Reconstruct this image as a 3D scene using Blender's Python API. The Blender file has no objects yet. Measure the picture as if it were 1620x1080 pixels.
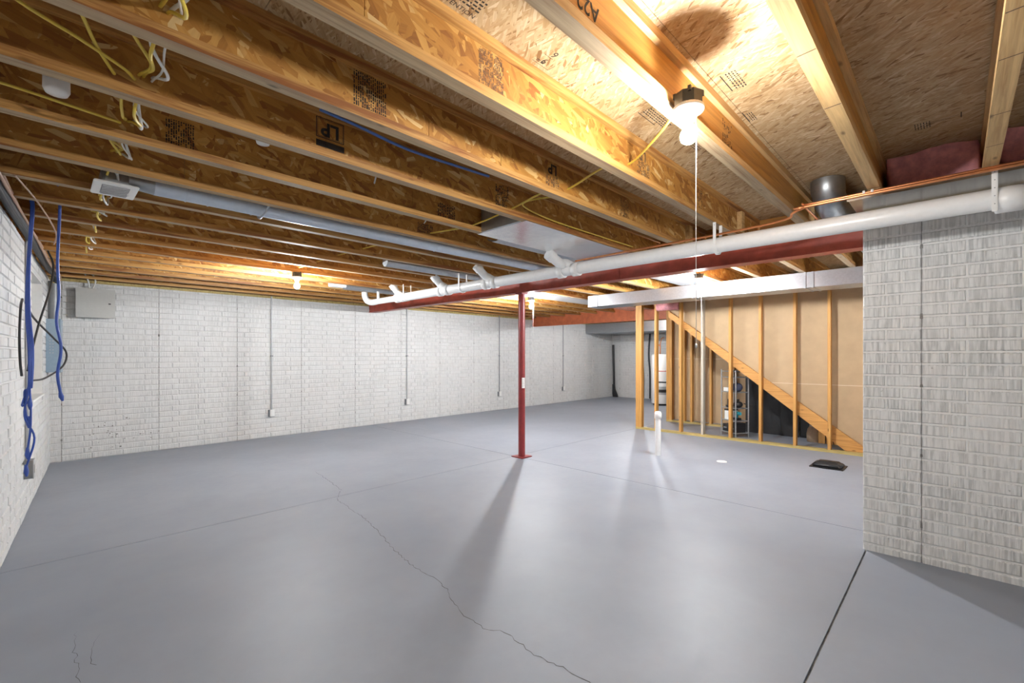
import bpy, bmesh, math, random
from mathutils import Vector, Matrix
random.seed(7)
sc = bpy.context.scene
COL = sc.collection
# ------------------------------------------------------------------ camera
CAM_Z = 1.37
cam_d = bpy.data.cameras.new('camera'); cam = bpy.data.objects.new('camera', cam_d); COL.objects.link(cam)
cam_d.sensor_width = 36.0; cam_d.lens = 16.0; cam_d.clip_start = 0.02
cam_d.shift_y = (562-540)/1620.0
cam.location = (0, 0, CAM_Z)
FWD = Vector((720/1006.3, 703/1006.3, 0))
cam.rotation_euler = (math.pi/2, 0, math.atan2(FWD.y, FWD.x)-math.pi/2)
sc.camera = cam
# ------------------------------------------------------------------ world / exposure
w = bpy.data.worlds.new('overcast_sky'); sc.world = w; w.use_nodes = True
bg = w.node_tree.nodes['Background']; bg.inputs[0].default_value = (0.80, 0.90, 1.0, 1); bg.inputs[1].default_value = 120.0
sc.view_settings.view_transform = 'Standard'; sc.view_settings.look = 'None'
sc.view_settings.gamma = 1.0; sc.view_settings.use_curve_mapping = False
sc.cycles.max_bounces = 8; sc.cycles.adaptive_threshold = 0.03
sc.view_settings.exposure = 1.08
BULB_FLUX = 112.0
NEAR_FLUX = 34.0

# ------------------------------------------------------------------ materials
def new_mat(name):
    m = bpy.data.materials.new(name); m.use_nodes = True
    nt = m.node_tree; b = nt.nodes['Principled BSDF']
    return m, nt, b
def N(nt, t, **kw):
    n = nt.nodes.new(t)
    for k, v in kw.items(): setattr(n, k, v)
    return n
def ramp(nt, fac, stops, interp='LINEAR'):
    r = N(nt, 'ShaderNodeValToRGB'); r.color_ramp.interpolation = interp
    e = r.color_ramp.elements
    while len(e) < len(stops): e.new(0.5)
    for i, (p, c) in enumerate(stops):
        e[i].position = p; e[i].color = (c[0], c[1], c[2], 1)
    nt.links.new(fac, r.inputs[0]); return r.outputs[0]
def pos(nt, scale=(1,1,1), rot=(0,0,0), pre=None):
    g = N(nt, 'ShaderNodeNewGeometry').outputs['Position'] if pre is None else pre
    m = N(nt, 'ShaderNodeMapping'); m.inputs['Scale'].default_value = scale; m.inputs['Rotation'].default_value = rot
    nt.links.new(g, m.inputs[0]); return m.outputs[0]
def noise(nt, vec, scale=5, detail=3, rough=0.5, dist=0.0):
    n = N(nt, 'ShaderNodeTexNoise'); n.inputs['Scale'].default_value = scale; n.inputs['Detail'].default_value = detail
    n.inputs['Roughness'].default_value = rough; n.inputs['Distortion'].default_value = dist
    nt.links.new(vec, n.inputs['Vector']); return n.outputs['Fac']
def mixc(nt, fac, a, b, mode='MIX'):
    m = N(nt, 'ShaderNodeMix', data_type='RGBA', blend_type=mode)
    for s, v in ((0, fac), (6, a), (7, b)):
        if isinstance(v, bpy.types.NodeSocket): nt.links.new(v, m.inputs[s])
        elif s == 0: m.inputs[0].default_value = v
        else: m.inputs[s].default_value = (v[0], v[1], v[2], 1)
    return m.outputs[2]
def bump(nt, b, h, strength=0.3, dist=0.01):
    n = N(nt, 'ShaderNodeBump'); n.inputs['Strength'].default_value = strength; n.inputs['Distance'].default_value = dist
    nt.links.new(h, n.inputs['Height']); nt.links.new(n.outputs[0], b.inputs['Normal'])
def plain(name, c, rough=0.5, metal=0.0, var=0.12, scale=30):
    m, nt, b = new_mat(name)
    f = noise(nt, pos(nt), scale, 4, 0.6)
    d = tuple(x*(1-var) for x in c); l = tuple(min(1, x*(1+var)) for x in c)
    nt.links.new(ramp(nt, f, [(0.3, d), (0.7, l)]), b.inputs['Base Color'])
    b.inputs['Roughness'].default_value = rough; b.inputs['Metallic'].default_value = metal
    return m
def emit(name, c, s):
    m, nt, b = new_mat(name)
    b.inputs['Base Color'].default_value = (*c, 1); b.inputs['Emission Color'].default_value = (*c, 1)
    b.inputs['Emission Strength'].default_value = s; return m
def osb(name, axis, cols, long=0.10, thin=0.022, angles=(15, 70, 125, 165)):
    """strand board: layers of long voronoi flakes, each layer turned another way"""
    m, nt, b = new_mat(name)
    col = None; hs = None
    for i, a in enumerate(angles):
        rot = [0, 0, 0]; rot['xyz'.index(axis)] = math.radians(a)
        p1 = pos(nt, (1, 1, 1), tuple(rot))
        s = {'y': (1/long, 3.1, 1/thin), 'z': (1/thin, 1/long, 3.1)}[axis]
        p2 = pos(nt, s, (0, 0, 0), p1)
        v = N(nt, 'ShaderNodeTexVoronoi'); v.inputs['Scale'].default_value = 1.0; v.inputs['Randomness'].default_value = 1.0
        nt.links.new(p2, v.inputs['Vector'])
        sp = N(nt, 'ShaderNodeSeparateColor'); nt.links.new(v.outputs['Color'], sp.inputs[0])
        c = ramp(nt, sp.outputs[0], cols)
        gr = noise(nt, pos(nt, {'y': (8, 8, 120), 'z': (120, 8, 8)}[axis], (0, 0, 0), p1), 1.0, 1, 0.6)
        c = mixc(nt, 0.30, c, ramp(nt, gr, [(0.25, (0.45, 0.40, 0.35)), (0.7, (1.0, 1.0, 1.0))]), 'MULTIPLY')
        if col is None: col = c; hs = sp.outputs[1]
        else:
            mk = ramp(nt, sp.outputs[2], [(0.52, (0, 0, 0)), (0.60, (1, 1, 1))], 'CONSTANT' if i > 9 else 'LINEAR')
            col = mixc(nt, mk, col, c)
    big = noise(nt, pos(nt), 2.2, 3)
    col = mixc(nt, 0.5, col, ramp(nt, big, [(0.3, (0.72, 0.66, 0.58)), (0.65, (1, 1, 1))]), 'MULTIPLY')
    nt.links.new(col, b.inputs['Base Color']); b.inputs['Roughness'].default_value = 0.62
    bump(nt, b, hs, 0.25, 0.002)
    return m
def lumber(name, axis, base, dark, rough=0.6, stain=0.0, knots=True):
    m, nt, b = new_mat(name)
    i = 'xyz'.index(axis)
    s = [26, 26, 26]; s[i] = 1.1
    g = noise(nt, pos(nt, tuple(s)), 1.6, 4, 0.65, 0.6)
    light = tuple(min(1, c*1.22) for c in base)
    col = ramp(nt, g, [(0.28, dark), (0.5, base), (0.72, light)])
    s2 = [150, 150, 150]; s2[i] = 4
    g2 = noise(nt, pos(nt, tuple(s2)), 1.0, 2, 0.6)
    col = mixc(nt, 0.35, col, ramp(nt, g2, [(0.3, (0.55, 0.5, 0.45)), (0.65, (1, 1, 1))]), 'MULTIPLY')
    if knots:
        v = N(nt, 'ShaderNodeTexVoronoi'); v.inputs['Scale'].default_value = 1.0
        s3 = [9, 9, 9]; s3[i] = 3.2
        nt.links.new(pos(nt, tuple(s3)), v.inputs['Vector'])
        col = mixc(nt, ramp(nt, v.outputs['Distance'], [(0.03, (0.8, 0.8, 0.8)), (0.10, (0, 0, 0))]), col, tuple(c*0.35 for c in dark))
    if stain:
        s4 = [14, 14, 14]; s4[i] = 0.8
        g3 = noise(nt, pos(nt, tuple(s4)), 1.0, 5, 0.7, 0.4)
        col = mixc(nt, ramp(nt, g3, [(0.50, (0, 0, 0)), (0.62, (stain,)*3)]), col, (0.20, 0.055, 0.010))
    nt.links.new(col, b.inputs['Base Color']); b.inputs['Roughness'].default_value = rough
    bump(nt, b, g2, 0.15, 0.002)
    return m
def galv(name, base=(0.40, 0.425, 0.45), rough=0.40, metal=0.9):
    m, nt, b = new_mat(name)
    v = N(nt, 'ShaderNodeTexVoronoi'); v.inputs['Scale'].default_value = 55
    nt.links.new(pos(nt), v.inputs['Vector'])
    sp = N(nt, 'ShaderNodeSeparateColor'); nt.links.new(v.outputs['Color'], sp.inputs[0])
    nt.links.new(ramp(nt, sp.outputs[0], [(0, tuple(c*0.95 for c in base)), (1, tuple(min(1, c*1.04) for c in base))]), b.inputs['Base Color'])
    b.inputs['Metallic'].default_value = metal; b.inputs['Roughness'].default_value = rough
    bump(nt, b, noise(nt, pos(nt), 6, 2), 0.12, 0.02)
    return m
def painted_brick(name, lo, hi, contrast=1.0):
    """raked face of painted form-liner brick: fine upright ribs, patchy grey where the paint is thin"""
    m, nt, b = new_mat(name)
    rib = noise(nt, pos(nt, (82, 82, 6)), 1.0, 2, 0.5, 0.3)
    patch = noise(nt, pos(nt), 3.2, 4, 0.6)
    col = ramp(nt, rib, [(0.36, lo), (0.60, hi)])
    col = mixc(nt, ramp(nt, patch, [(0.35, (0.95*contrast,)*3), (0.66, (0.30,)*3)]), hi, col)
    spots = noise(nt, pos(nt), 38, 2, 0.5)
    col = mixc(nt, ramp(nt, spots, [(0.74, (0, 0, 0)), (0.78, (0.5, 0.5, 0.5))]), col, (0.20, 0.20, 0.19))
    nt.links.new(col, b.inputs['Base Color']); b.inputs['Roughness'].default_value = 0.6
    bump(nt, b, rib, 0.8, 0.006)
    return m

M = {}
M['brick'] = painted_brick('painted_brick', (0.50, 0.505, 0.50), (0.645, 0.645, 0.635))
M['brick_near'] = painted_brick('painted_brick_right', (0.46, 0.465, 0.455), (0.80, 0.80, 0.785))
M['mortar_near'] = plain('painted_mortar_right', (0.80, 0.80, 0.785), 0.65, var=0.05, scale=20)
M['mortar'] = plain('painted_mortar', (0.60, 0.60, 0.59), 0.65, var=0.06, scale=20)
M['seam'] = plain('seam_dark', (0.22, 0.21, 0.20), 0.8, var=0.6, scale=14)
M['web'] = osb('joist_osb', 'y', [(0.0, (0.27, 0.10, 0.016)), (0.3, (0.42, 0.185, 0.032)), (0.7, (0.50, 0.24, 0.047)), (0.93, (0.60, 0.33, 0.085)), (1.0, (0.74, 0.52, 0.24))], 0.10, 0.026)
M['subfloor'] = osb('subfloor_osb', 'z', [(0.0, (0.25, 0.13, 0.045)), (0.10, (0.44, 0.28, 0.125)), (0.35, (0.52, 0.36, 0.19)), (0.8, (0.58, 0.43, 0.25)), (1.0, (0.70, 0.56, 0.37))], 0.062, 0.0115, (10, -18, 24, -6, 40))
M['flange'] = lumber('flange_pine', 'x', (0.54, 0.29, 0.085), (0.36, 0.15, 0.03), 0.6, 0.85)
M['flange_clean'] = lumber('flange_pine_clean', 'x', (0.60, 0.39, 0.17), (0.42, 0.23, 0.075), 0.6, 0.0)
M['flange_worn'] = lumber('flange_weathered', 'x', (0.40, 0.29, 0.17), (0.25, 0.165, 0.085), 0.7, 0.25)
M['lvl'] = lumber('laminated_beam', 'x', (0.50, 0.25, 0.055), (0.36, 0.16, 0.03), 0.55, 0.0, False)
M['stud'] = lumber('stud_pine', 'z', (0.56, 0.29, 0.075), (0.40, 0.17, 0.035))
M['stud_overexposed'] = lumber('stud_overexposed', 'z', (0.50, 0.45, 0.37), (0.36, 0.29, 0.20))  # paler copy of the stud pine, overexposure put into the colour
M['plate'] = lumber('treated_plate', 'y', (0.47, 0.36, 0.13), (0.30, 0.22, 0.07))
M['stringer'] = lumber('stringer_pine', 'y', (0.56, 0.28, 0.075), (0.40, 0.16, 0.035))
M['dark_tread'] = lumber('stair_board', 'x', (0.20, 0.12, 0.06), (0.10, 0.06, 0.03))
M['red'] = plain('red_primer', (0.36, 0.058, 0.034), 0.42, 0.0, 0.22, 9)
M['red_post'] = plain('red_primer_column', (0.25, 0.028, 0.030), 0.35, 0.0, 0.15, 14)
M['orange'] = plain('orange_primer', (0.46, 0.12, 0.045), 0.5, 0.0, 0.2, 8)
M['pvc'] = plain('white_pvc', (0.80, 0.80, 0.79), 0.28, 0.0, 0.03)
M['galv'] = galv('galvanised_sheet')
M['galv_blue'] = plain('coated_duct', (0.50, 0.56, 0.64), 0.35, 0.35, 0.06, 20)
M['galv_dark'] = galv('galvanised_dark', (0.42, 0.40, 0.38), 0.22)
M['panning'] = galv('panning_sheet', (0.80, 0.81, 0.82), 0.24)
M['copper'] = plain('copper', (0.72, 0.30, 0.13), 0.28, 0.9, 0.1)
M['drywall'] = plain('drywall_paper', (0.44, 0.31, 0.18), 0.8, 0.0, 0.06, 6)
M['paper_seam'] = plain('drywall_edge', (0.70, 0.58, 0.42), 0.8, 0, 0.04)
M['pink'] = plain('pink_glass_wool', (0.74, 0.33, 0.35), 0.95, 0.0, 0.22, 22)
M['yellow'] = plain('yellow_cable', (0.68, 0.50, 0.07), 0.45, 0, 0.08)
M['white_cable'] = plain('white_cable', (0.72, 0.72, 0.68), 0.45, 0, 0.06)
M['blue'] = plain('blue_cable', (0.025, 0.075, 0.36), 0.4, 0, 0.1)
M['blue_light'] = plain('pale_blue_cable', (0.10, 0.22, 0.62), 0.4, 0, 0.1)
M['black'] = plain('black_rubber', (0.018, 0.018, 0.02), 0.45, 0, 0.2)
M['dark_grey'] = plain('dark_grey_sheath', (0.04, 0.043, 0.047), 0.6, 0, 0.25)
M['tan'] = plain('tan_cable', (0.40, 0.25, 0.17), 0.5, 0, 0.1)
M['grey_metal'] = plain('grey_enamel', (0.44, 0.44, 0.42), 0.42, 0.1, 0.03)
M['panel_blue'] = plain('blue_grey_enamel', (0.27, 0.36, 0.44), 0.4, 0.2, 0.05)
M['conduit'] = plain('grey_conduit', (0.46, 0.47, 0.48), 0.4, 0.5, 0.06)
M['conduit_dark'] = plain('dark_conduit', (0.22, 0.23, 0.24), 0.45, 0.3, 0.06)
M['white'] = plain('white_enamel', (0.78, 0.78, 0.76), 0.35, 0, 0.03)
M['porcelain'] = plain('white_porcelain', (0.82, 0.82, 0.80), 0.2, 0, 0.02)
M['box_black'] = plain('dark_box', (0.022, 0.024, 0.028), 0.45, 0, 0.2)
M['ink'] = plain('black_ink', (0.022, 0.017, 0.014), 0.8, 0, 0.3, 60)
M['ink_faded'] = plain('faded_ink', (0.10, 0.06, 0.035), 0.8, 0, 0.5, 60)
M['shadow_grey'] = plain('grey_slot', (0.28, 0.29, 0.30), 0.6)
M['teal'] = plain('teal_plastic', (0.02, 0.24, 0.30), 0.4)
M['navy'] = plain('navy_nylon', (0.05, 0.06, 0.11), 0.6)
M['steel'] = plain('shelf_steel', (0.42, 0.43, 0.44), 0.35, 0.6)
M['cardboard'] = plain('kraft_paper', (0.42, 0.30, 0.20), 0.85)
M['red_label'] = plain('red_print', (0.55, 0.06, 0.05), 0.6)
M['crack'] = plain('crack_dark', (0.08, 0.078, 0.075), 0.9)
BA = 4*math.pi*0.031**2
M['bulb'] = emit('lit_bulb_near', (1.0, 0.985, 0.96), NEAR_FLUX/(math.pi*BA))
M['bulb_dim'] = emit('lit_bulb_window', (0.95, 0.975, 1.0), 66/(math.pi*BA))
M['bulb_far'] = emit('lit_bulb', (0.95, 0.975, 1.0), BULB_FLUX/(math.pi*BA))
def floor_mat():
    m, nt, b = new_mat('grey_floor_paint')
    f = noise(nt, pos(nt), 1.3, 4, 0.6); f2 = noise(nt, pos(nt), 14, 5, 0.65)
    col = ramp(nt, f, [(0.3, (0.255, 0.278, 0.325)), (0.7, (0.295, 0.320, 0.368))])
    col = mixc(nt, 0.35, col, ramp(nt, f2, [(0.3, (0.82, 0.82, 0.82)), (0.7, (1, 1, 1))]), 'MULTIPLY')
    nt.links.new(col, b.inputs['Base Color'])
    nt.links.new(ramp(nt, f2, [(0.3, (0.45,)*3), (0.7, (0.56,)*3)]), b.inputs['Roughness'])
    bump(nt, b, f2, 0.05, 0.004); return m
M['floor'] = floor_mat()
M['glass'] = new_mat('window_glass')[0]
g_ = M['glass'].node_tree.nodes['Principled BSDF']; g_.inputs['Transmission Weight'].default_value = 1.0
g_.inputs['Roughness'].default_value = 0.0; g_.inputs['IOR'].default_value = 1.02

# ------------------------------------------------------------------ mesh helpers
class MB:
    def __init__(s): s.v = []; s.f = []; s.sm = []
    def add(s, vs, fs, smooth=False):
        o = len(s.v); s.v += [tuple(p) for p in vs]
        s.f += [tuple(i+o for i in f) for f in fs]; s.sm += [smooth]*len(fs); return s
    def box(s, x0, x1, y0, y1, z0, z1):
        vs = [(x, y, z) for z in (z0, z1) for y in (y0, y1) for x in (x0, x1)]
        return s.add(vs, [(0,2,3,1),(4,5,7,6),(0,1,5,4),(2,6,7,3),(0,4,6,2),(1,3,7,5)])
    def bevbox(s, x0, x1, y0, y1, z0, z1, r=0.005):
        bm = bmesh.new(); bmesh.ops.create_cube(bm, size=1.0)
        for v in bm.verts:
            v.co = Vector(((x0+x1)/2+v.co.x*(x1-x0), (y0+y1)/2+v.co.y*(y1-y0), (z0+z1)/2+v.co.z*(z1-z0)))
        bmesh.ops.bevel(bm, geom=bm.edges[:], offset=r, segments=2, affect='EDGES')
        bm.verts.index_update()
        s.add([v.co[:] for v in bm.verts], [[v.index for v in f.verts] for f in bm.faces]); bm.free(); return s
    def tube(s, pts, r, n=10, caps=True, smooth=True):
        pts = [Vector(p) for p in pts]
        rs = r if isinstance(r, (list, tuple)) else [r]*len(pts)
        t0 = (pts[1]-pts[0]).normalized(); up = Vector((0,0,1)) if abs(t0.z) < 0.9 else Vector((1,0,0))
        nrm = t0.cross(up).normalized(); vs = []
        for i, p in enumerate(pts):
            a = pts[max(i-1, 0)]; b = pts[min(i+1, len(pts)-1)]; t = (b-a)
            t = t.normalized() if t.length > 1e-9 else t0
            nrm = (nrm - t*nrm.dot(t)); nrm = nrm.normalized() if nrm.length > 1e-6 else t.orthogonal().normalized()
            bn = t.cross(nrm)
            for k in range(n):
                a_ = 2*math.pi*k/n; vs.append(p+(nrm*math.cos(a_)+bn*math.sin(a_))*rs[i])
        fs = [(i*n+k, i*n+(k+1) % n, (i+1)*n+(k+1) % n, (i+1)*n+k) for i in range(len(pts)-1) for k in range(n)]
        s.add(vs, fs, smooth)
        if caps:
            m = (len(pts)-1)*n
            s.add(vs[:n], [tuple(range(n))[::-1]]); s.add(vs[m:], [tuple(range(n))])
        return s
    def lathe(s, c, prof, n=20, smooth=True):
        vs = [(c[0]+r*math.cos(2*math.pi*k/n), c[1]+r*math.sin(2*math.pi*k/n), c[2]+z) for r, z in prof for k in range(n)]
        fs = [(i*n+k, i*n+(k+1) % n, (i+1)*n+(k+1) % n, (i+1)*n+k) for i in range(len(prof)-1) for k in range(n)]
        fs = [f[::-1] for f in fs] if prof[0][1] > prof[-1][1] else fs
        return s.add(vs, fs, smooth)
    def prism(s, poly, axis, a, b):
        """poly of 2-d points extruded along axis from a to b"""
        n = len(poly)
        def P(q, t): return {'x': (t, q[0], q[1]), 'y': (q[0], t, q[1]), 'z': (q[0], q[1], t)}[axis]
        vs = [P(q, a) for q in poly]+[P(q, b) for q in poly]
        fs = [tuple(range(n))[::-1], tuple(range(n, 2*n))]+[(i, (i+1) % n, n+(i+1) % n, n+i) for i in range(n)]
        return s.add(vs, fs)
    def quad(s, a, b, c, d): return s.add([a, b, c, d], [(0,1,2,3)])
    def mesh(s, name, mat):
        me = bpy.data.meshes.new(name); me.from_pydata(s.v, [], s.f)
        me.polygons.foreach_set('use_smooth', s.sm); me.update(); me.validate()
        bm = bmesh.new(); bm.from_mesh(me); bmesh.ops.recalc_face_normals(bm, faces=bm.faces[:]); bm.to_mesh(me); bm.free()
        if mat: me.materials.append(M[mat] if isinstance(mat, str) else mat)
        return me
    def build(s, name, mat, parent=None, **tags):
        return link(name, s.mesh(name, mat), parent, **tags)
def link(name, me, parent=None, label=None, cat=None, group=None, kind=None, loc=None):
    o = bpy.data.objects.new(name, me); COL.objects.link(o)
    if loc: o.location = loc
    if parent: o.parent = parent
    if label: o['label'] = label
    if cat: o['category'] = cat
    if group: o['group'] = group
    if kind: o['kind'] = kind
    return o
def thing(name, label, cat, loc=(0,0,0), group=None):
    return link(name, None, None, label, cat, group, None, loc)
def smoothpath(pts, k=8):
    pts = [Vector(p) for p in pts]; out = []
    P = [pts[0]*2-pts[1]]+pts+[pts[-1]*2-pts[-2]]
    for i in range(1, len(P)-2):
        for j in range(k):
            t = j/k; a, b, c, d = P[i-1], P[i], P[i+1], P[i+2]
            out.append(0.5*((2*b)+(c-a)*t+(2*a-5*b+4*c-d)*t*t+(3*b-a-3*c+d)*t*t*t))
    out.append(pts[-1]); return out
def cable(name, pts, r, mat, label, cat='cable', group=None, n=7, k=6, parent=None):
    return MB().tube(smoothpath(pts, k), r, n).build(name, mat, parent, label=label, cat=cat, group=group)
def text_mesh(txt, size, name='print', bold=0.0):
    cu = bpy.data.curves.new('t', 'FONT'); cu.body = txt; cu.size = size; cu.align_x = 'CENTER'; cu.align_y = 'CENTER'; cu.offset = bold
    cu.resolution_u = 3
    o = bpy.data.objects.new('t', cu); COL.objects.link(o)
    me = bpy.data.meshes.new_from_object(o.evaluated_get(bpy.context.evaluated_depsgraph_get()))
    bpy.data.objects.remove(o); bpy.data.curves.remove(cu)
    vs = [v.co.copy() for v in me.vertices]; fs = [tuple(p.vertices) for p in me.polygons]
    bpy.data.meshes.remove(me); return vs, fs

# ------------------------------------------------------------------ dimensions (metres)
JB = 2.37            # underside of joists
JT = 2.615           # underside of subfloor
WT = 2.33            # top of concrete walls
YF = 8.25            # far wall
XE = 13.25           # end wall
C0 = Vector((0.03, 8.25, 0)); C1 = Vector((-0.207, 4.445, 0))
LD = (C1-C0).normalized(); LN = Vector((-LD.y, LD.x, 0))      # along the left wall towards the camera, inward normal
XR = 4.05            # face of the right-hand brick wall
YR = 0.474           # its free corner
YB = -1.35           # back wall
JY = lambda k: 0.8415+0.486*k
def LW(s, off, z): return C0+LD*s+LN*off+Vector((0, 0, z))

# ------------------------------------------------------------------ floor: slabs between saw-cut joints
fl = MB().box(-1.2, XE+0.3, YB-0.3, YF+0.3, -0.16, -0.012).build('floor', 'seam', None, kind='structure')
JX, JYL, JYR = 4.46, 4.30, 0.455
g = 0.003
for x0, x1, y0, y1 in ((-1.2, JX, JYL, YF+.3), (JX, XE+.3, JYL, YF+.3), (-1.2, JX, JYR, JYL), (JX, XE+.3, JYR, JYL), (-1.2, XR+0.3, YB-.3, JYR)):
    gy = 0.005 if y1 == JYR else g
    gy0 = 0.005 if y0 == JYR else g
    MB().box(x0+g, x1-g, y0+gy0, y1-gy, -0.012, 0.0).build('slab', 'floor', fl)
crk = [(2.225,5.437),(2.163,4.916),(2.1,4.478),(1.933,4.213),(1.912,3.974),(1.878,3.592),(1.809,3.226),(1.718,2.854),(1.664,2.511),(1.674,2.285),(1.644,2.133),(1.579,2.003),(1.535,1.847),(1.538,1.701),(1.589,1.596),(1.563,1.384),(1.59,1.207),(1.587,1.0),(1.55,0.75)]
def crack(pts, wd):
    P = []
    for a, b in zip(pts[:-1], pts[1:]):
        n = max(2, int(math.hypot(b[0]-a[0], b[1]-a[1])/0.025))
        for i in range(n): P.append((a[0]+(b[0]-a[0])*i/n+random.uniform(-.009, .009), a[1]+(b[1]-a[1])*i/n+random.uniform(-.006, .006)))
    m = MB(); vs = []
    for i, p in enumerate(P):
        ww = wd*random.uniform(0.5, 1.2)*min(1, i/8+0.2); vs += [(p[0]-ww, p[1], 0.0006), (p[0]+ww, p[1]+ww*0.5, 0.0006)]
    m.add(vs, [(2*i, 2*i+1, 2*i+3, 2*i+2) for i in range(len(P)-1)])
    m.build('crack', 'crack', fl)
crack(crk, 0.0019); crack([(0.104,3.117),(0.093,2.922),(0.095,2.738),(0.10,2.6)], 0.001); crack([(0.178,3.005),(0.142,2.839),(0.15,2.7)], 0.001)

# ------------------------------------------------------------------ brick-faced concrete walls
BL, BH, JN = 0.3155, 0.0790, 0.0105
def unit_brick():
    b = 0.022; bz = 0.085
    vs = [(0,0,0),(1,0,0),(1,0,1),(0,0,1),(b,1,bz),(1-b,1,bz),(1-b,1,1-bz),(b,1,1-bz)]
    return vs, [(4,5,6,7),(0,1,5,4),(1,2,6,5),(2,3,7,6),(3,0,4,7)]
ubv, ubf = unit_brick()
UB = {k: MB().add(ubv, ubf).mesh('brick', k) for k in ('brick', 'brick_near')}
def brick_wall(root, O, D, Nn, length, height, seams, hole=None, near=None, limit=300, z0=0.0, shift=0.0, bmat='brick'):
    """O start point on the face plane, D along, Nn out of the wall. near = point used to choose the bricks shown largest"""
    O = Vector(O); D = Vector(D).normalized(); Nn = Vector(Nn).normalized()
    cells = []
    bounds = [0.0]+[s for s in seams if 0 < s < length]+[length]
    ncourse = int(height/BH)+1
    for c in range(ncourse):
        za = z0+c*BH+JN/2; zb = min(z0+(c+1)*BH-JN/2, height)
        if zb-za < 0.02: continue
        off = (0.0 if c % 2 else 0.08)+shift
        joints = [off+BL*i for i in range(-2, int(length/BL)+3)]
        for pa, pb in zip(bounds[:-1], bounds[1:]):
            for ja in joints:
                a = max(ja+JN/2, pa+0.002); b = min(ja+BL-JN/2, pb-0.002)
                if b-a < 0.025: continue
                segs = [(a, b)]
                if hole and zb > hole[2] and za < hole[3]:
                    segs = [(x, y) for x, y in ((a, min(b, hole[0])), (max(a, hole[1]), b)) if y-x > 0.025]
                for x, y in segs: cells.append((x, y, za, zb))
    if near is not None:
        nv = Vector(near)
        cells.sort(key=lambda c: (O+D*((c[0]+c[1])/2)+Vector((0,0,(c[2]+c[3])/2))-nv).length)
    rest = MB(); cr = D.cross(Vector((0,0,1)))
    flip = cr.dot(Nn) < 0
    for i, (a, b, za, zb) in enumerate(cells):
        dep = random.uniform(0.007, 0.011)
        p = O+D*a; p.z = za
        if i < limit:
            o = bpy.data.objects.new('brick', UB[bmat]); COL.objects.link(o); o.parent = root
            o.matrix_local = Matrix(((D.x*(b-a), Nn.x*dep, 0, p.x), (D.y*(b-a), Nn.y*dep, 0, p.y), (0, 0, zb-za, p.z), (0, 0, 0, 1)))
        else:
            vs = [p+D*(v[0]*(b-a))+Nn*(v[1]*dep)+Vector((0,0,v[2]*(zb-za))) for v in ubv]
            rest.add(vs, [f[::-1] if flip else f for f in ubf])
    if rest.v: rest.build('brick_field', bmat, root, kind='stuff')
    for s in seams:
        if 0.02 < s < length:
            m = MB()
            if hole and hole[0] < s < hole[1]: zz = [(z0, hole[2])]
            else: zz = [(z0, height)]
            for za, zb in zz:
                q = O+D*s
                m.quad(q-D*0.0016+Nn*0.0006+Vector((0,0,za)), q+D*0.0016+Nn*0.0006+Vector((0,0,za)), q+D*0.0016+Nn*0.0006+Vector((0,0,zb)), q-D*0.0016+Nn*0.0006+Vector((0,0,zb)))
                z = za+0.28
                while z < zb-0.1:
                    c = q+Vector((0,0,z)); e = random.uniform(0.010, 0.022); h_ = random.uniform(0.008, 0.020)
                    m.quad(c-D*e*0.5+Nn*0.0115-Vector((0,0,h_)), c+D*e*0.5+Nn*0.0115-Vector((0,0,h_)), c+D*e*0.35+Nn*0.0115+Vector((0,0,h_)), c-D*e*0.35+Nn*0.0115+Vector((0,0,h_)))
                    z += 0.46
            m.build('form_seam', 'seam', root)
# far wall
wf = MB().box(-0.7, XE+0.3, YF, YF+0.25, 0, WT).build('wall_far', 'mortar', None, kind='structure')
brick_wall(wf, (0.03, YF, 0), (1,0,0), (0,-1,0), XE-0.03, WT, [0.11+1.0*i for i in range(14)], None, (0,0,1.37))
rc = random.Random(5); m = MB()
for i in range(46):
    x = rc.gauss(.62, .17); z = abs(rc.gauss(.26, .13))+.03; e = rc.uniform(.004, .013)
    pts_ = [(x+e*rc.uniform(.5, 1.2)*math.cos(a)*1.2, YF-.0122, z+e*rc.uniform(.4, 1.0)*math.sin(a)) for a in [j*math.pi/3 for j in range(6)]]
    m.add(pts_, [tuple(range(6))])
m.build('paint_chips', 'seam', wf)
# end wall
we = MB().box(XE, XE+0.25, YR-0.2, YF+0.25, 0, WT).build('wall_end', 'mortar', None, kind='structure')
brick_wall(we, (XE, YF, 0), (0,-1,0), (-1,0,0), 4.6, WT, [0.3+1.0*i for i in range(5)], None, None, 0)
# right wall, its free corner towards the beam, and the return behind it
wr = MB().box(XR, XR+0.25, YB, YR, 0, WT).build('wall_right', 'mortar_near', None, kind='structure')
brick_wall(wr, (XR, YR, 0), (0,-1,0), (-1,0,0), YR-YB, WT, [0.309, 1.309], None, (XR, 0.1, 1.2), 300, -0.03, 0.127, 'brick_near')
wr2 = MB().box(XR+0.25, XE+0.25, YR-0.25, YR-0.012, 0, JT).build('wall_side', 'mortar', None, kind='structure')
# left wall with the window opening
LWL = 9.9
HOLE = (1.0, 2.12, 0.93, 2.17)
wl = link('wall_left', None, None, kind='structure')
def lslab(s0, s1, z0, z1, name='wall_panel'):
    m = MB(); vs = [LW(s, o, z) for z in (z0, z1) for s in (s0, s1) for o in (0, -0.25)]
    m.add(vs, [(0,1,3,2),(4,6,7,5),(0,4,5,1),(2,3,7,6),(0,2,6,4),(1,5,7,3)]); m.build(name, 'mortar', wl)
lslab(-0.3, HOLE[0], 0, WT); lslab(HOLE[1], LWL, 0, WT); lslab(HOLE[0], HOLE[1], 0, HOLE[2]); lslab(HOLE[0], HOLE[1], HOLE[3], WT)
brick_wall(wl, C0, LD, LN, LWL, WT, [0.45+1.0*i for i in range(10)], HOLE, (0, 4.6, 1.2))
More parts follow.
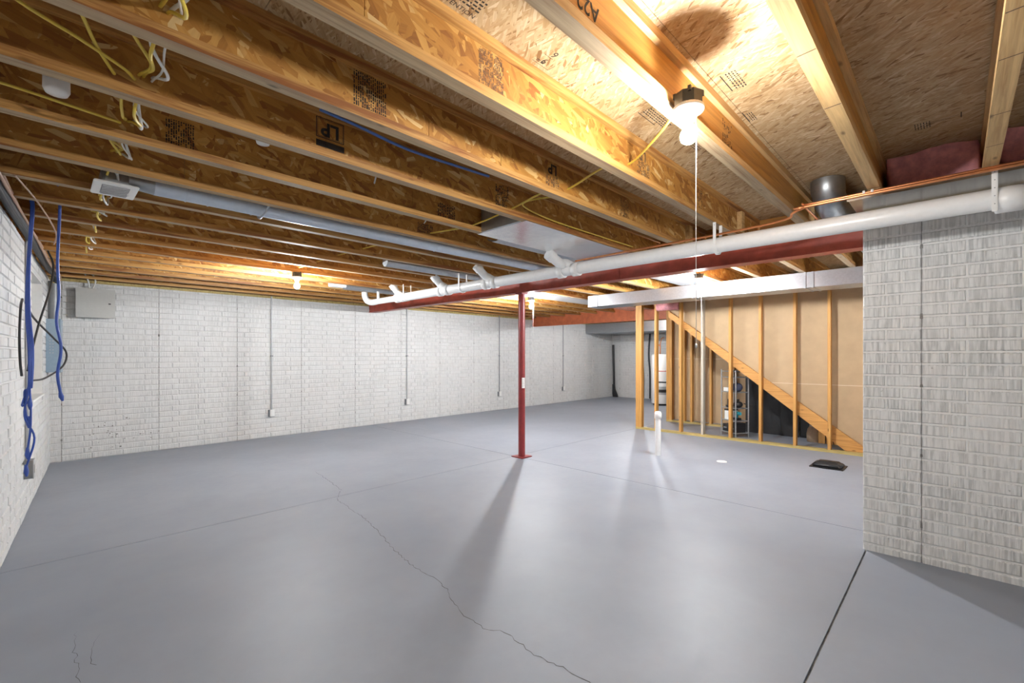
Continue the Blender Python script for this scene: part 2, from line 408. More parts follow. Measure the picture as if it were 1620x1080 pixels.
# back wall, behind the photographer
MB().box(-1.2, XR+0.3, YB-0.25, YB, 0, JT).build('wall_back', 'mortar', None, kind='structure')

# window: white frame set deep in the opening, two panes
wn = link('window_1', None, None, kind='structure')
def lbox(m, s0, s1, o0, o1, z0, z1):
    vs = [LW(s, o, z) for z in (z0, z1) for s in (s0, s1) for o in (o0, o1)]
    return m.add(vs, [(0,1,3,2),(4,6,7,5),(0,4,5,1),(2,3,7,6),(0,2,6,4),(1,5,7,3)])
s0, s1, z0, z1 = HOLE
m = MB(); lbox(m, s0, s0+.012, -.25, .004, z0, z1); lbox(m, s1-.012, s1, -.25, .004, z0, z1); lbox(m, s0, s1, -.25, .004, z1-.012, z1)
m.build('jamb_liner', 'white', wn)
m = MB(); lbox(m, s0, s1, -.25, .02, z0, z0+.02); m.build('window_sill', 'white', wn)
m = MB()
for a, b, c, d in ((s0+.012, s0+.07, z0+.02, z1-.012), (s1-.07, s1-.012, z0+.02, z1-.012), (s0+.07, s1-.07, z0+.02, z0+.08), (s0+.07, s1-.07, z1-.07, z1-.012), ((s0+s1)/2-.025, (s0+s1)/2+.025, z0+.08, z1-.07)):
    lbox(m, a, b, -.21, -.15, c, d)
m.build('window_frame', 'white', wn)
for a, b in ((s0+.07, (s0+s1)/2-.025), ((s0+s1)/2+.025, s1-.07)):
    m = MB(); lbox(m, a, b, -.184, -.180, z0+.08, z1-.07); m.build('pane', 'glass', wn)
m = MB(); lbox(m, s0+.10, s0+.15, -.15, -.12, z0+0.62, z0+0.645); m.build('latch', 'conduit', wn)
m = MB(); lbox(m, s0-.25, s1+.25, -1.0, -.97, .65, 2.75); lbox(m, s0-.28, s0-.25, -1.0, -.25, .65, 2.75); lbox(m, s1+.25, s1+.28, -1.0, -.25, .65, 2.75); lbox(m, s0-.28, s1+.28, -1.0, -.25, .62, .65)
m.build('added_sky_blocker', 'white', wn)  # unseen well walls, added to keep low sky light out of the window
pl = bpy.data.lights.new('window_portal', 'AREA'); pl.shape = 'RECTANGLE'; pl.size = s1-s0; pl.size_y = z1-z0
pl.cycles.is_portal = True
po = bpy.data.objects.new('window_portal', pl); COL.objects.link(po); po.location = LW((s0+s1)/2, -0.26, (z0+z1)/2)
po.rotation_euler = LN.to_track_quat('-Z', 'Z').to_euler()

# ------------------------------------------------------------------ ceiling: subfloor sheets
ce = MB().box(-1.3, XE+0.3, YB-0.3, YF+0.3, JT+0.02, JT+0.06).build('ceiling', 'subfloor', None, kind='structure')
SX = [-1.3, 0.55, 2.99, 5.43, 7.87, 10.31, XE+0.3]
yy = YB-0.3; row = 0
while yy < YF+0.3:
    y1 = min(yy+1.22, YF+0.3)
    xs = [SX[0]]+[x+(1.22 if row % 2 else 0) for x in SX[1:-1]]+[SX[-1]]
    for xa, xb in zip(xs[:-1], xs[1:]):
        if xb-xa > 0.05: MB().box(xa+0.0015, xb-0.0015, yy+0.001, y1-0.001, JT, JT+0.02).build('subfloor_sheet', 'subfloor', ce)
    yy += 1.22; row += 1
# sills and rim boards
def strip(name, x0, x1, y0, y1, z0, z1, mat, label, cat):
    return MB().box(x0, x1, y0, y1, z0, z1).build(name, mat, None, label=label, cat=cat)
strip('sill_plate', -0.25, XE, YF+0.012, YF+0.15, WT, JB, 'plate', 'treated sill plate along the top of the long painted wall', 'sill plate')
strip('rim_board', -0.125, XE+.155, YF+0.16, YF+0.20, WT, JT, 'lvl', 'rim board standing above the long painted wall', 'rim board')
strip('sill_plate', XR+0.03, XR+0.2, YB, YR, WT, JB, 'plate', 'treated sill plate on the right-hand brick wall', 'sill plate')
strip('rim_board', XR+0.21, XR+0.25, YB, YR, WT, JT, 'lvl', 'rim board behind the pink insulation on the right', 'rim board')
mrim = MB()
vs = [LW(s, o, z) for z in (WT, JT) for s in (-.3, LWL) for o in (-0.16, -0.20)]
mrim.add(vs, [(0,1,3,2),(4,6,7,5),(0,4,5,1),(2,3,7,6),(0,2,6,4),(1,5,7,3)])
mrim.build('rim_board', 'lvl', None, label='rim board above the wall with the window', cat='rim board')
strip('rim_board', XE+0.16, XE+0.2, YR-.2, YF+.2, WT, JT, 'lvl', 'rim board above the far end wall', 'rim board')

# ------------------------------------------------------------------ I-joists
FW, FH, WB = 0.060, 0.038, 0.010
ORD = ['', 'first', 'second', 'third', 'fourth', 'fifth', 'sixth', 'seventh', 'eighth', 'ninth', 'tenth', 'eleventh', 'twelfth', 'thirteenth', 'fourteenth', 'fifteenth', 'sixteenth']
def joist(x0, x1, k, label, group, clean=False, seams=()):
    y = JY(k); t = thing('floor_joist', label, 'joist', (x0, y, JB), group)
    L_ = x1-x0; fm = 'flange_clean' if clean else 'flange'; web = 'lvl' if clean == 'lvl' else 'web'
    if clean == 'lvl': fm = 'flange_clean'
    bf = MB().box(0, L_, -FW/2, FW/2, 0, FH).build('bottom_flange', fm, t)
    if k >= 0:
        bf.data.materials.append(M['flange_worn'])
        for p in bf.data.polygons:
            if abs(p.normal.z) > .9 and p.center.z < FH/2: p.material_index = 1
    MB().box(0, L_, -FW/2, FW/2, JT-JB-FH, JT-JB).build('top_flange', fm, t)
    cuts = [0]+[s-x0 for s in seams if x0 < s < x1]+[L_]
    for a, b in zip(cuts[:-1], cuts[1:]):
        MB().box(a+0.001, b-0.001, -WB/2, WB/2, FH-0.004, JT-JB-FH+0.004).build('web', web, t)
    return t
J = {}
def left_x(k): return -0.18 + 0.0622*(JY(k)-8.25) if JY(k) > -2 else -0.6
for k in range(-3, 16):
    x0 = left_x(k); x1 = XR+0.2 if k < 0 else 4.62
    if k == -3: lab = 'I-joist at the right edge of frame, beyond the white pipe strap'
    elif k == -2: lab = 'clean I-joist with white pipe strap nailed near its end, over the brick wall'
    elif k == -1: lab = 'clean I-joist between the bulb bay and the pink insulation'
    elif k == 0: lab = 'yellow plywood-web I-joist carrying the nearest bare bulb'
    else: lab = f'{ORD[k]} I-joist on the window side of the nearest bulb, before the red beam'
    rnd = random.Random(k+50)
    J[k] = joist(x0, x1, k, lab, 'ceiling I-joists before the steel beam', 'lvl' if k in (0, -1, -2, -3) else False, [rnd.uniform(0.5, 1.3)+1.22*i for i in range(4)])
for k in range(0, 16):
    joist(4.38 if False else 4.64, 9.235, k, (f'I-joist span beyond the red beam, {ORD[k+1]} row counted from the brick corner'), 'ceiling I-joists beyond the steel beam', False)
for k in range(6, 16):
    joist(9.33, XE+0.15, k, f'far I-joist span past the orange beam, {ORD[16-k]} row from the long wall', 'ceiling I-joists past the orange beam')
# web stiffeners at the beam
for k, x, side in ((1, 4.1, -1), (2, 4.2, -1), (0, 4.25, -1), (0, 4.4, -1)):
    o = MB().box(x-left_x(k)-.035, x-left_x(k)+.035, side*0.005, side*0.045, FH, JT-JB-FH).build('web_stiffener', 'flange_clean', J[k])
for k, xs_ in ((-2, (1.95, 2.25, 2.75, 3.15)), (-1, (1.35, 1.75, 2.2, 3.45))):
    for x in xs_:
        a = x-left_x(k); MB().quad((a, -FW/2+.002, -.0006), (a+.006, -FW/2+.002, -.0006), (a+.012, FW/2-.002, -.0006), (a+.007, FW/2-.002, -.0006)).build('band_mark', 'ink_faded', J[k])
# blocking over the steel beam
for k in range(0, 15):
    y0, y1 = JY(k)+FW/2, JY(k+1)-FW/2
    if k in (3,): continue
    MB().box(4.60, 4.63, y0, y1, JB+0.002, JT-0.002).build('blocking_panel', 'web', None, label=f'strand-board blocking over the red beam in the {ORD[k+1]} bay from the brick corner', cat='blocking', group='blocking panels over the steel beam')

# printed stamps on webs and subfloor -------------------------------------------------
def print_block(k, xa, xb, za, zb, cols, rows, mat='ink', dens=0.8, seed=1):
    """rows of tiny upright type, built as flat ink dashes on the -y side of a web"""
    r = random.Random(seed); m = MB(); x0 = left_x(k); y = -WB/2-0.0007
    cw = (xb-xa)/cols
    for c in range(cols):
        z = za
        while z < zb:
            l = r.uniform(0.004, 0.022)
            if r.random() < dens:
                a = xa+c*cw+cw*0.12-x0; b = xa+(c+1)*cw-cw*r.uniform(0.15, 0.45)-x0
                ze = min(z+l, zb)
                m.quad((a, y, z-JB), (b, y, z-JB), (b, y, ze-JB), (a, y, ze-JB))
            z += l+r.uniform(0.002, 0.006)
    m.build('printed_stamp', mat, J[k])
def print_text(k, txt, size, xc, zc, mat='ink', flip=True, bold=0.0, sx=1.0):
    vs, fs = text_mesh(txt, size, bold=bold)
    y = -WB/2-0.0009; x0 = left_x(k); sgn = -1 if flip else 1
    MB().add([(xc-x0+sgn*v.x*sx, y, zc-JB+sgn*v.y) for v in vs], fs).build('printed_lettering', mat, J[k])
def print_frame(k, xa, xb, za, zb, t=0.004, mat='ink'):
    x0 = left_x(k); y = -WB/2-0.0008; m = MB()
    for a, b, c, d in ((xa, xb, za, za+t), (xa, xb, zb-t, zb), (xa, xa+t, za, zb), (xb-t, xb, za, zb)):
        m.quad((a-x0, y, c-JB), (b-x0, y, c-JB), (b-x0, y, d-JB), (a-x0, y, d-JB))
    m.build('printed_frame', mat, J[k])
print_block(2, 0.90, 1.055, 2.425, 2.572, 16, 6, 'ink', 0.92, 3)
print_block(1, 1.17, 1.305, 2.43, 2.57, 20, 6, 'ink_faded', 0.85, 4)
print_frame(3, 0.945, 1.09, 2.47, 2.572); print_frame(3, 0.952, 1.083, 2.477, 2.565, 0.002)
print_text(3, 'LP', 0.095, 1.018, 2.52, bold=0.003)
x0 = left_x(3); y = -WB/2-.0008
MB().quad((0.945-x0, y, 2.425-JB), (1.092-x0, y, 2.425-JB), (1.092-x0, y, 2.457-JB), (0.945-x0, y, 2.457-JB)).build('printed_bar', 'ink', J[3])
print_text(2, 'LP', 0.085, 2.215, 2.535, bold=0.003); print_frame(2, 2.15, 2.285, 2.42, 2.57, 0.002, 'ink_faded'); print_block(2, 2.155, 2.28, 2.42, 2.495, 8, 4, 'ink_faded', 0.8, 8)
print_block(3, 2.185, 2.315, 2.42, 2.57, 8, 8, 'ink', 0.75, 9)
print_text(1, 'LP', 0.08, 2.455, 2.545, 'ink_faded', bold=0.002); print_block(1, 2.39, 2.54, 2.43, 2.51, 9, 4, 'ink_faded', 0.8, 10)
print_block(4, 0.41, 0.53, 2.41, 2.54, 12, 8, 'ink', 0.95, 11)
print_block(4, 2.05, 2.22, 2.42, 2.52, 10, 8, 'ink', 0.8, 12)
print_block(5, 2.20, 2.36, 2.42, 2.50, 10, 8, 'ink', 0.9, 13)
print_text(0, 'A22', 0.075, 1.20, 2.475, bold=0.001)
print_block(0, 2.36, 2.50, 2.44, 2.56, 7, 8, 'ink_faded', 0.5, 15)
print_block(2, 3.02, 3.14, 2.42, 2.56, 8, 8, 'ink_faded', 0.7, 16); print_block(1, 3.25, 3.34, 2.43, 2.56, 6, 8, 'ink_faded', 0.8, 17)
print_text(2, 'LP', 0.06, 3.08, 2.435, 'ink', flip=True)
def sub_print(quads, name='printed_stamp', mat='ink'):
    m = MB()
    for a, b, c, d in quads: m.quad((a, c, JT-0.0006), (b, c, JT-0.0006), (b, d, JT-0.0006), (a, d, JT-0.0006))
    m.build(name, mat, ce)
def sub_block(xa, xb, ya, yb, rows, seed):
    r = random.Random(seed); q = []
    h = (yb-ya)/rows
    for i in range(rows):
        x = xa
        while x < xb:
            l = r.uniform(.006, .02); q.append((x, min(x+l, xb), ya+i*h, ya+i*h+h*.45)); x += l+.006
    sub_print(q)
def sub_text(txt, size, x, y, ang):
    vs, fs = text_mesh(txt, size); c, s = math.cos(ang), math.sin(ang)
    MB().add([(x+v.x*c+v.y*s, y+v.x*s-v.y*c, JT-0.0007) for v in vs], fs).build('printed_lettering', 'ink', ce)
sub_text('6', 0.05, 1.475, 1.19, math.pi); sub_text('9', 0.05, 1.475, 1.245, math.pi)
sub_print([(1.43, 1.53, 1.275, 1.277), (1.53, 1.532, 1.235, 1.277), (1.44, 1.49, 1.215, 1.217)])
sub_block(1.44, 1.49, 1.255, 1.27, 2, 2)
sub_text('ATTENTION', 0.03, 1.02, 1.272, 0); sub_block(0.93, 1.10, 1.19, 1.255, 4, 3)
sub_print([(2.10, 2.26, 0.752, 0.757)]); sub_block(2.10, 2.26, 0.69, 0.742, 4, 4)
sub_print([(2.50, 2.62, 0.785, 0.789)]); sub_block(2.52, 2.62, 0.75, 0.78, 3, 5)
sub_print([(2.12, 2.30, 1.165, 1.169)]); sub_block(2.13, 2.36, 1.10, 1.155, 4, 6)
sub_print([(3.30, 3.303, -0.01, 0.11), (3.27, 3.34, -0.02, -0.016), (3.315, 3.318, 0.02, 0.11)]); sub_block(3.28, 3.37, 0.10, 0.17, 6, 7)
sub_block(2.85, 2.95, -0.32, -0.28, 3, 8)
sub_block(2.62, 2.76, 1.10, 1.14, 3, 18); sub_block(3.35, 3.55, 0.93, 0.97, 3, 19)

# ------------------------------------------------------------------ steel beams and column
bt = thing('ceiling_beam', 'dark red painted beam crossing the room on the steel column', 'beam', (4.5, 0, 2.21))
BD = JB-2.21
MB().box(-.075, .075, YR-0.05, YF+0.12, 0, 0.012).build('bottom_flange', 'red', bt)
MB().box(-.075, .075, YR-0.05, YF+0.12, BD-0.014, BD-0.002).build('top_flange', 'red', bt)
MB().box(-.068, .068, YR-0.05, 2.662, 0.012, BD-0.014).build('beam_body', 'red', bt)
MB().box(-.068, .068, 2.666, YF+0.12, 0.012, BD-0.014).build('beam_body', 'red', bt)
ot = thing('timber_beam', 'orange painted deep beam at the far side, behind the column', 'beam', (9.28, 0, 2.15))
MB().box(-.04, .04, 3.6, YF+0.12, 0, 0.40).build('beam_body', 'orange', ot)
MB().box(-.044, -.040, 5.55, YF+.1, 0.0, 0.385).build('face_board', 'orange', ot)
ct = thing('support_column', 'dark red steel column on a square base plate in mid floor', 'column', (4.5, 4.21, 0))
MB().tube([(0,0,0.012), (0,0,2.20)], 0.046, 24).build('column_tube', 'red_post', ct)
MB().bevbox(-.10, .10, -.10, .10, 0, 0.012, .002).build('base_plate', 'red_post', ct)
MB().box(-.06, .06, -.06, .06, 2.195, 2.209).build('cap_plate', 'red_post', ct)
m = MB(); n = 6
for i in range(n):
    a0 = math.radians(225+i*60/n); a1 = math.radians(225+(i+1)*60/n); R_ = 0.0475
    m.quad((R_*math.cos(a0), R_*math.sin(a0), .93), (R_*math.cos(a1), R_*math.sin(a1), .93), (R_*math.cos(a1), R_*math.sin(a1), 1.07), (R_*math.cos(a0), R_*math.sin(a0), 1.07))
sk = m.build('sticker', 'white', ct); sk['label'] = 'white paper sticker'
for i, zz in enumerate((.955, .985, 1.01, 1.04)):
    a0, a1 = math.radians(235), math.radians(262); R_ = .0482
    MB().quad((R_*math.cos(a0), R_*math.sin(a0), zz), (R_*math.cos(a1), R_*math.sin(a1), zz), (R_*math.cos(a1), R_*math.sin(a1), zz+.006), (R_*math.cos(a0), R_*math.sin(a0), zz+.006)).build('print_line', 'ink_faded', sk)

# ------------------------------------------------------------------ bare-bulb lamps
def lamp(x, y, z, label, cord, bm='bulb_far', mount=True):
    t = thing('bulb_lamp', label, 'lamp', (x, y, z))
    if mount:
        m = MB().lathe((0,0,0), [(0.0, 0.0), (0.053, 0.0), (0.055, -0.006), (0.055, -0.05), (0.0, -0.05)], 8, False); m.build('junction_box', 'box_black', t)
        for a in range(4):
            MB().box(.05*math.cos(a*1.57+.5)-.006, .05*math.cos(a*1.57+.5)+.006, .05*math.sin(a*1.57+.5)-.006, .05*math.sin(a*1.57+.5)+.006, -.012, .008).build('box_ear', 'box_black', t)
    MB().lathe((0,0,0), [(0.0, -0.05), (0.057, -0.05), (0.060, -0.056), (0.057, -0.066), (0.040, -0.078), (0.024, -0.084), (0.021, -0.105), (0.0, -0.105)], 24).build('porcelain_holder', 'porcelain', t)
    MB().lathe((0,0,0), [(0.0135, -0.100), (0.0135, -0.125)], 14).build('screw_cap', 'conduit', t)
    r = 0.031
    pr = [(0.0135, -0.122), (0.016, -0.130)]+[(r*math.sin(a), -0.163+r*math.cos(a)) for a in [math.radians(d) for d in range(35, 181, 12)]]
    pr.append((0.0005, -0.194))
    MB().lathe((0,0,0), pr, 18).build('bulb', bm, t)
    if cord:
        c = MB().tube(smoothpath([(0.030, -0.012, -0.075), (0.036, -0.016, -0.12), (0.036, -0.016, -0.25), (0.035, -0.016, -cord*0.6), (0.036, -0.016, -cord)], 4), 0.0013, 5)
        co = c.build('pull_cord', 'white_cable', t)
        MB().lathe((0.036, -0.016, -cord), [(0.0004, 0.006), (0.004, 0.003), (0.005, -0.008), (0.0004, -0.014)], 8).build('cord_knob', 'white', co)
    return t
lamp(1.76, 0.752, 2.392, 'lit bare bulb with long pull cord, nearest lamp', 0.98, 'bulb')
lamp(2.12, JY(10), 2.37, 'lit bare bulb beyond the joists on the window side', 0.0, 'bulb_dim')
lamp(5.62, JY(3)-0.03, 2.37, 'lit bare bulb in front of the flat duct by the stair wall', 0.85)
lamp(5.81, JY(9), 2.37, 'lit bare bulb glaring just right of the red column', 0.95)

lamp(10.25, JY(10)-.09, 2.43, 'lit bare bulb hidden above the orange beam at the far end', 0.0, 'bulb_dim')

# ------------------------------------------------------------------ drain pipe
pt = thing('drain_pipe', 'long white plastic drain pipe slung under the joists before the red beam', 'pipe', (3.57, 0, 2.20))
PR = 0.057
MB().tube([(0, YB+0.05, 0.012), (0, 5.72, 0.0)], PR, 24).build('main_run', 'pvc', pt)
MB().tube([(0, 5.70, 0.0), (0, 5.80, 0.0), (0, 5.84, 0.0), (0, 6.45, 0.0)], [PR, PR, 0.045, 0.043], 20).build('small_run', 'pvc', pt)
def coupling(y, l=0.07, r=0.066): MB().tube([(0, y-l/2-.004, 0), (0, y-l/2, 0), (0, y+l/2, 0), (0, y+l/2+.004, 0)], [PR, r, r, PR], 24).build('coupling', 'pvc', pt)
for y in (2.62, 2.80, 3.76, 3.90, 4.62, 4.78, 5.66, 5.80): coupling(y)
coupling(-0.20, 0.10, 0.068)
def wye(y, dx, dz, r=0.045, l=0.34):
    pts = smoothpath([(0, y-0.06, 0.02), (-0.03, y+0.0, 0.06), (dx*0.4, y+0.03, dz*0.5), (dx, y+0.05, dz)], 5)
    MB().tube(pts, r, 18).build('branch_fitting', 'pvc', pt)
    p = pts[-1]; q = pts[-2]; d = (p-q).normalized()
    MB().tube([p-d*0.05, p+d*0.02], r+0.007, 18).build('branch_collar', 'pvc', pt)
wye(2.72, -0.22, 0.125, 0.048); wye(3.83, -0.16, 0.17); wye(4.70, -0.12, 0.17, 0.047); wye(5.73, -0.10, 0.17)
MB().tube(smoothpath([(0, 6.42, 0), (0, 6.56, 0.0), (-0.02, 6.66, 0.03), (-0.04, 6.70, 0.10), (-0.04, 6.71, 0.17)], 5), 0.047, 18).build('end_elbow', 'pvc', pt)
MB().tube([(0, 6.36, 0.02), (0, 6.36, 0.15)], 0.022, 12).build('vent_stub', 'pvc', pt)
def strap(y, lab, h=0.17):
    s = thing('pipe_strap', lab, 'pipe strap', (3.57, y, 2.20))
    n = 14; a0 = math.radians(-180); pts = [(-PR-.003, 0, h)]+[((PR+.003)*math.cos(a0+math.pi*i/n), 0, (PR+.003)*math.sin(a0+math.pi*i/n)) for i in range(n+1)]+[(PR+.003, 0, h)]
    m = MB(); vs = []
    for p in pts:
        sc_ = 1+0.004/PR
        vs += [(p[0], -0.011, p[2]), (p[0], 0.011, p[2]), (p[0]*sc_, -0.011, p[2]*sc_ if p[2] < 0 else p[2]), (p[0]*sc_, 0.011, p[2]*sc_ if p[2] < 0 else p[2])]
    fs = []
    for i in range(len(pts)-1):
        a = i*4; b = a+4
        fs += [(a, a+1, b+1, b), (a+2, b+2, b+3, a+3), (a, b, b+2, a+2), (a+1, a+3, b+3, b+1)]
    m.add(vs, fs).build('strap_band', 'pvc', s)
    MB().tube([(-PR-.008, 0, h-.02), (-PR-.002, 0, h-.02)], .004, 8).build('nail', 'conduit', s)
strap(1.30, 'white plastic strap holding the drain pipe near the bulb cord'); strap(4.33, 'white strap on the drain pipe between its middle branches'); strap(5.56, 'white strap on the drain pipe near its far end')
hs = thing('pipe_hanger', 'upright white perforated strip hanging over the drain pipe at the right', 'pipe strap', (3.50, -0.145, 2.13))
MB().bevbox(-0.004, 0.004, -0.012, 0.012, 0.0, 0.42, 0.003).build('strap_band', 'pvc', hs)
for i in range(9): MB().tube([(-0.0052, 0, 0.04+i*0.042), (-0.003, 0, 0.04+i*0.042)], 0.003, 6).build('strap_hole', 'shadow_grey', hs)

# sheet metal under the joist ends, copper pipes
t = thing('flashing_sheet', 'grey sheet metal strip under the joist ends above the drain pipe', 'sheet metal', (0,0,0))
MB().box(3.57, XR-0.004, YB+.05, 0.50, JB-0.004, JB-0.001).build('sheet', 'galv_dark', t)
MB().box(3.567, 3.57, YB+.05, 0.50, JB-0.022, JB-0.001).build('hem', 'galv_dark', t)
cable('copper_pipe', [(3.46, YB+.05, 2.356), (3.46, 0.2, 2.352), (3.46, 0.66, 2.35), (3.47, 0.70, 2.353), (3.49, 0.72, 2.36), (3.55, 0.722, 2.36), (4.5, .725, 2.36)], 0.0085, 'copper', 'upper copper water pipe beneath the joists at the right', 'pipe', n=10)
cable('copper_pipe', [(3.44, YB+.05, 2.338), (3.44, 0.6, 2.334), (3.44, 0.70, 2.330), (3.47, 0.78, 2.315), (3.52, 0.84, 2.295), (3.53, 1.2, 2.280), (3.53, 2.6, 2.270)], 0.0085, 'copper', 'lower copper water pipe running on along the drain pipe', 'pipe', n=10)
for yv in (0.40, 0.36):
    MB().tube([(3.452, yv-.006, 2.353), (3.452, yv+.006, 2.353)], .012, 10).build('pipe_clip', 'white', None, label='small white clip on the copper pipes ' + ('nearer the brick corner' if yv == .40 else 'nearer the right edge'), cat='clip')

# insulation batts at the rim
def batt(y0, y1, label, seed, xin=3.74):
    m = MB(); r = random.Random(seed); nu, nv = 14, 8; vs = []
    for j in range(nv+1):
        for i in range(nu+1):
            v = j/nv; u = i/nu
            y = y0+(y1-y0)*u; z = JB+0.005+(JT-JB-0.008)*v
            bul = min(1.0, (math.sin(math.pi*min(1, max(0, u)))+.02)*6)**0.5*(0.62+0.38*v+.05*math.sin(u*9+seed)*math.sin(v*5))
            vs.append((4.22-(4.20-xin)*bul+r.uniform(-.010, .010), y, z))
    fs = [(j*(nu+1)+i, j*(nu+1)+i+1, (j+1)*(nu+1)+i+1, (j+1)*(nu+1)+i) for j in range(nv) for i in range(nu)]
    m.add(vs, fs, True)
    o = len(vs); back = [(4.245, p[1], p[2]) for p in (vs[0], vs[nu], vs[-1], vs[-1-nu])]
    m.add(back, [(0,1,2,3)])
    m.add([vs[i] for i in range(nu+1)]+[back[0], back[1]], [tuple(list(range(nu+1))+[nu+2, nu+1])])
    m.build('insulation_batt', 'pink', None, label=label, cat='insulation')
batt(JY(-2)+.008, JY(-1)-.008, 'pink fibreglass batt between the two joists right of the round duct', 1, 3.70)
batt(JY(-3)+.008, JY(-2)-.008, 'pink fibreglass batt at the right edge behind the pipe hanger', 2, 3.66)

# round duct elbow by the brick corner
t = thing('round_duct', 'galvanised round duct elbow above the copper pipes by the brick corner', 'duct', (0,0,0))
MB().tube(smoothpath([(3.885, .655, 2.61), (3.885, .655, 2.565), (3.90, .655, 2.53)], 4), .104, 28, False).build('crimped_end', 'galv', t)
MB().tube(smoothpath([(3.895, .655, 2.545), (3.925, .653, 2.505), (3.985, .650, 2.475), (4.06, .645, 2.465)], 5), .099, 28, False).build('elbow_gore', 'galv', t)
MB().tube(smoothpath([(4.05, .645, 2.466), (4.14, .63, 2.468), (4.26, .61, 2.475)], 4), .101, 28, False).build('elbow_gore', 'galv', t)
MB().tube([(4.26, .61, 2.475), (6.45, .61, 2.48)], .097, 28, False).build('straight_run', 'galv', t)
for x, z in ((4.06, 2.466), (4.26, 2.475)): MB().tube([(x-.006, .645, z), (x, .645, z), (x+.006, .645, z)], [.100, .105, .100], 28, False).build('bead', 'galv', t)

# ------------------------------------------------------------------ ducts
t = thing('trunk_duct', 'flat rectangular galvanised duct running above the stud wall', 'duct', (6.36, 0, 2.18))
MB().bevbox(0, 0.42, YR+.02, 2.62, 0, JB-2.18-.004, .004).build('duct_section', 'galv', t)
MB().bevbox(0.004, 0.416, 2.62, 4.24, 0.002, JB-2.18-.006, .004).build('duct_section', 'galv', t)
for y in (1.22, 1.30, 2.58, 2.66): MB().bevbox(-0.006, 0.426, y-.012, y+.012, -0.006, JB-2.18-.003, .002).build('drive_cleat', 'galv', t)
MB().prism([(0.0, 4.24), (0.42, 4.24), (0.42, 4.42), (0.36, 4.47), (0.06, 4.47), (0.0, 4.42)], 'z', 0.0, JB-2.18-.006).build('end_boot', 'galv', t)
t = thing('far_duct', 'wide sheet metal duct hung against the ceiling in the far corner', 'duct', (11.7, 0, 2.05))
MB().bevbox(0, 0.85, 4.6, YF-0.02, 0, 0.28, .004).build('duct_body', 'galv', t)
for y in (5.3, 6.4, 7.5): MB().bevbox(-.006, .856, y-.012, y+.012, -.006, .284, .002).build('drive_cleat', 'galv', t)
# long round branch duct in a joist bay, with its register boot
t = thing('branch_duct', 'long thin blue-grey round duct lying in a joist bay', 'duct', (0, 3.50, 2.405))
MB().tube([(0.46, 0, 0), (4.3, 0, 0.0)], 0.058, 22).build('duct_run', 'galv_blue', t)
for x in (0.62, 0.74, 2.55): MB().tube([(x-.006, 0, 0), (x, 0, 0), (x+.006, 0, 0)], [.058, .062, .058], 22).build('crimp_bead', 'galv_blue', t)
MB().tube([(0.34, 0, 0.0), (0.47, 0, 0)], [.045, .058], 22).build('reducer', 'galv', t)
MB().tube(smoothpath([(1.05, -.20, -.025), (1.05, -.07, -.065), (1.05, 0.02, -.066), (1.05, .085, -.02), (1.05, .21, .0)], 5), .0075, 6).build('hanger_bracket', 'galv', t)
t = thing('register_box', 'white louvred register box at the end of the thin round duct', 'register', (0.285, 3.57, 2.345))
MB().bevbox(-.10, .10, -.14, .14, 0.0, 0.012, .004).build('face_frame', 'white', t)
MB().box(-.065, .065, -.10, .10, 0.0125, 0.09).build('boot', 'galv', t)
MB().box(-.062, .062, -.095, .095, -0.001, 0.001).build('recess', 'shadow_grey', t)
for i in range(8):
    MB().box(-.058, .058, -.09+i*.0245, -.078+i*.0245, -0.006, -0.001).build('louvre', 'conduit', t)
MB().tube([(.06, 0, -.001), (.06, 0, -.02)], .004, 8).build('lever', 'white', t)
for yv in (-.13, .13): MB().box(-.05, -.04, yv-.003, yv+.003, .012, .12).build('hanger_tab', 'galv', t)
# second thin duct, far bay
t = thing('branch_duct', 'short silver duct in a joist bay behind the pipe end', 'duct', (0, JY(11)+.24, 2.39))
MB().tube([(3.05, 0, 0), (4.3, 0, 0.0)], 0.05, 18).build('duct_run', 'galv', t)
MB().bevbox(2.85, 3.06, -.07, .07, -.03, .05, .005).build('end_boot', 'white', t)
t = thing('branch_duct', 'silver duct in the joist bay left of the pipe tee', 'duct', (0, JY(7)+.24, 2.40))
MB().tube([(2.6, 0, 0), (4.3, 0, 0.0)], 0.055, 18).build('duct_run', 'galv', t)
# panned return bay
t = thing('return_panning', 'bright sheet metal panel closing a joist bay before the drain pipe', 'sheet metal', (0, 0, JB))
MB().box(2.48, 4.42, JY(3)-.028, JY(4)+.03, -0.005, -0.001).build('sheet', 'panning', t)
MB().box(2.465, 2.48, JY(3)+.03, JY(4)-.03, -0.001, .235).build('end_plate', 'galv', t)
m = MB(); prof = [(JY(4)+.02, -.004), (JY(4)+.07, -.012), (JY(4)+.12, -.008), (JY(4)+.16, .008), (JY(4)+.18, .03)]
pv = [(x, y, z) for x in (2.72, 4.3) for y, z in prof]+[(x, y, z+.003) for x in (2.72, 4.3) for y, z in prof]
m.add(pv, [(i, i+1, i+6, i+5) for i in range(4)]+[(10+i, 15+i, 16+i, 11+i) for i in range(4)], True)
m.build('curled_lip', 'galv', t)
t = thing('return_panning', 'pale sheet metal panel between joists beyond the red beam', 'sheet metal', (0, 0, JB))
MB().box(4.64, 6.35, JY(3)+.03, JY(4)+.03, -0.005, -0.001).build('sheet', 'panning', t)
t = thing('return_panning', 'dull sheet metal panel in the ceiling bay above the far bulb', 'sheet metal', (0, 0, JB))
MB().box(5.0, 9.1, JY(8)+.03, JY(9)-.03, -0.005, -0.001).build('sheet', 'panning', t)

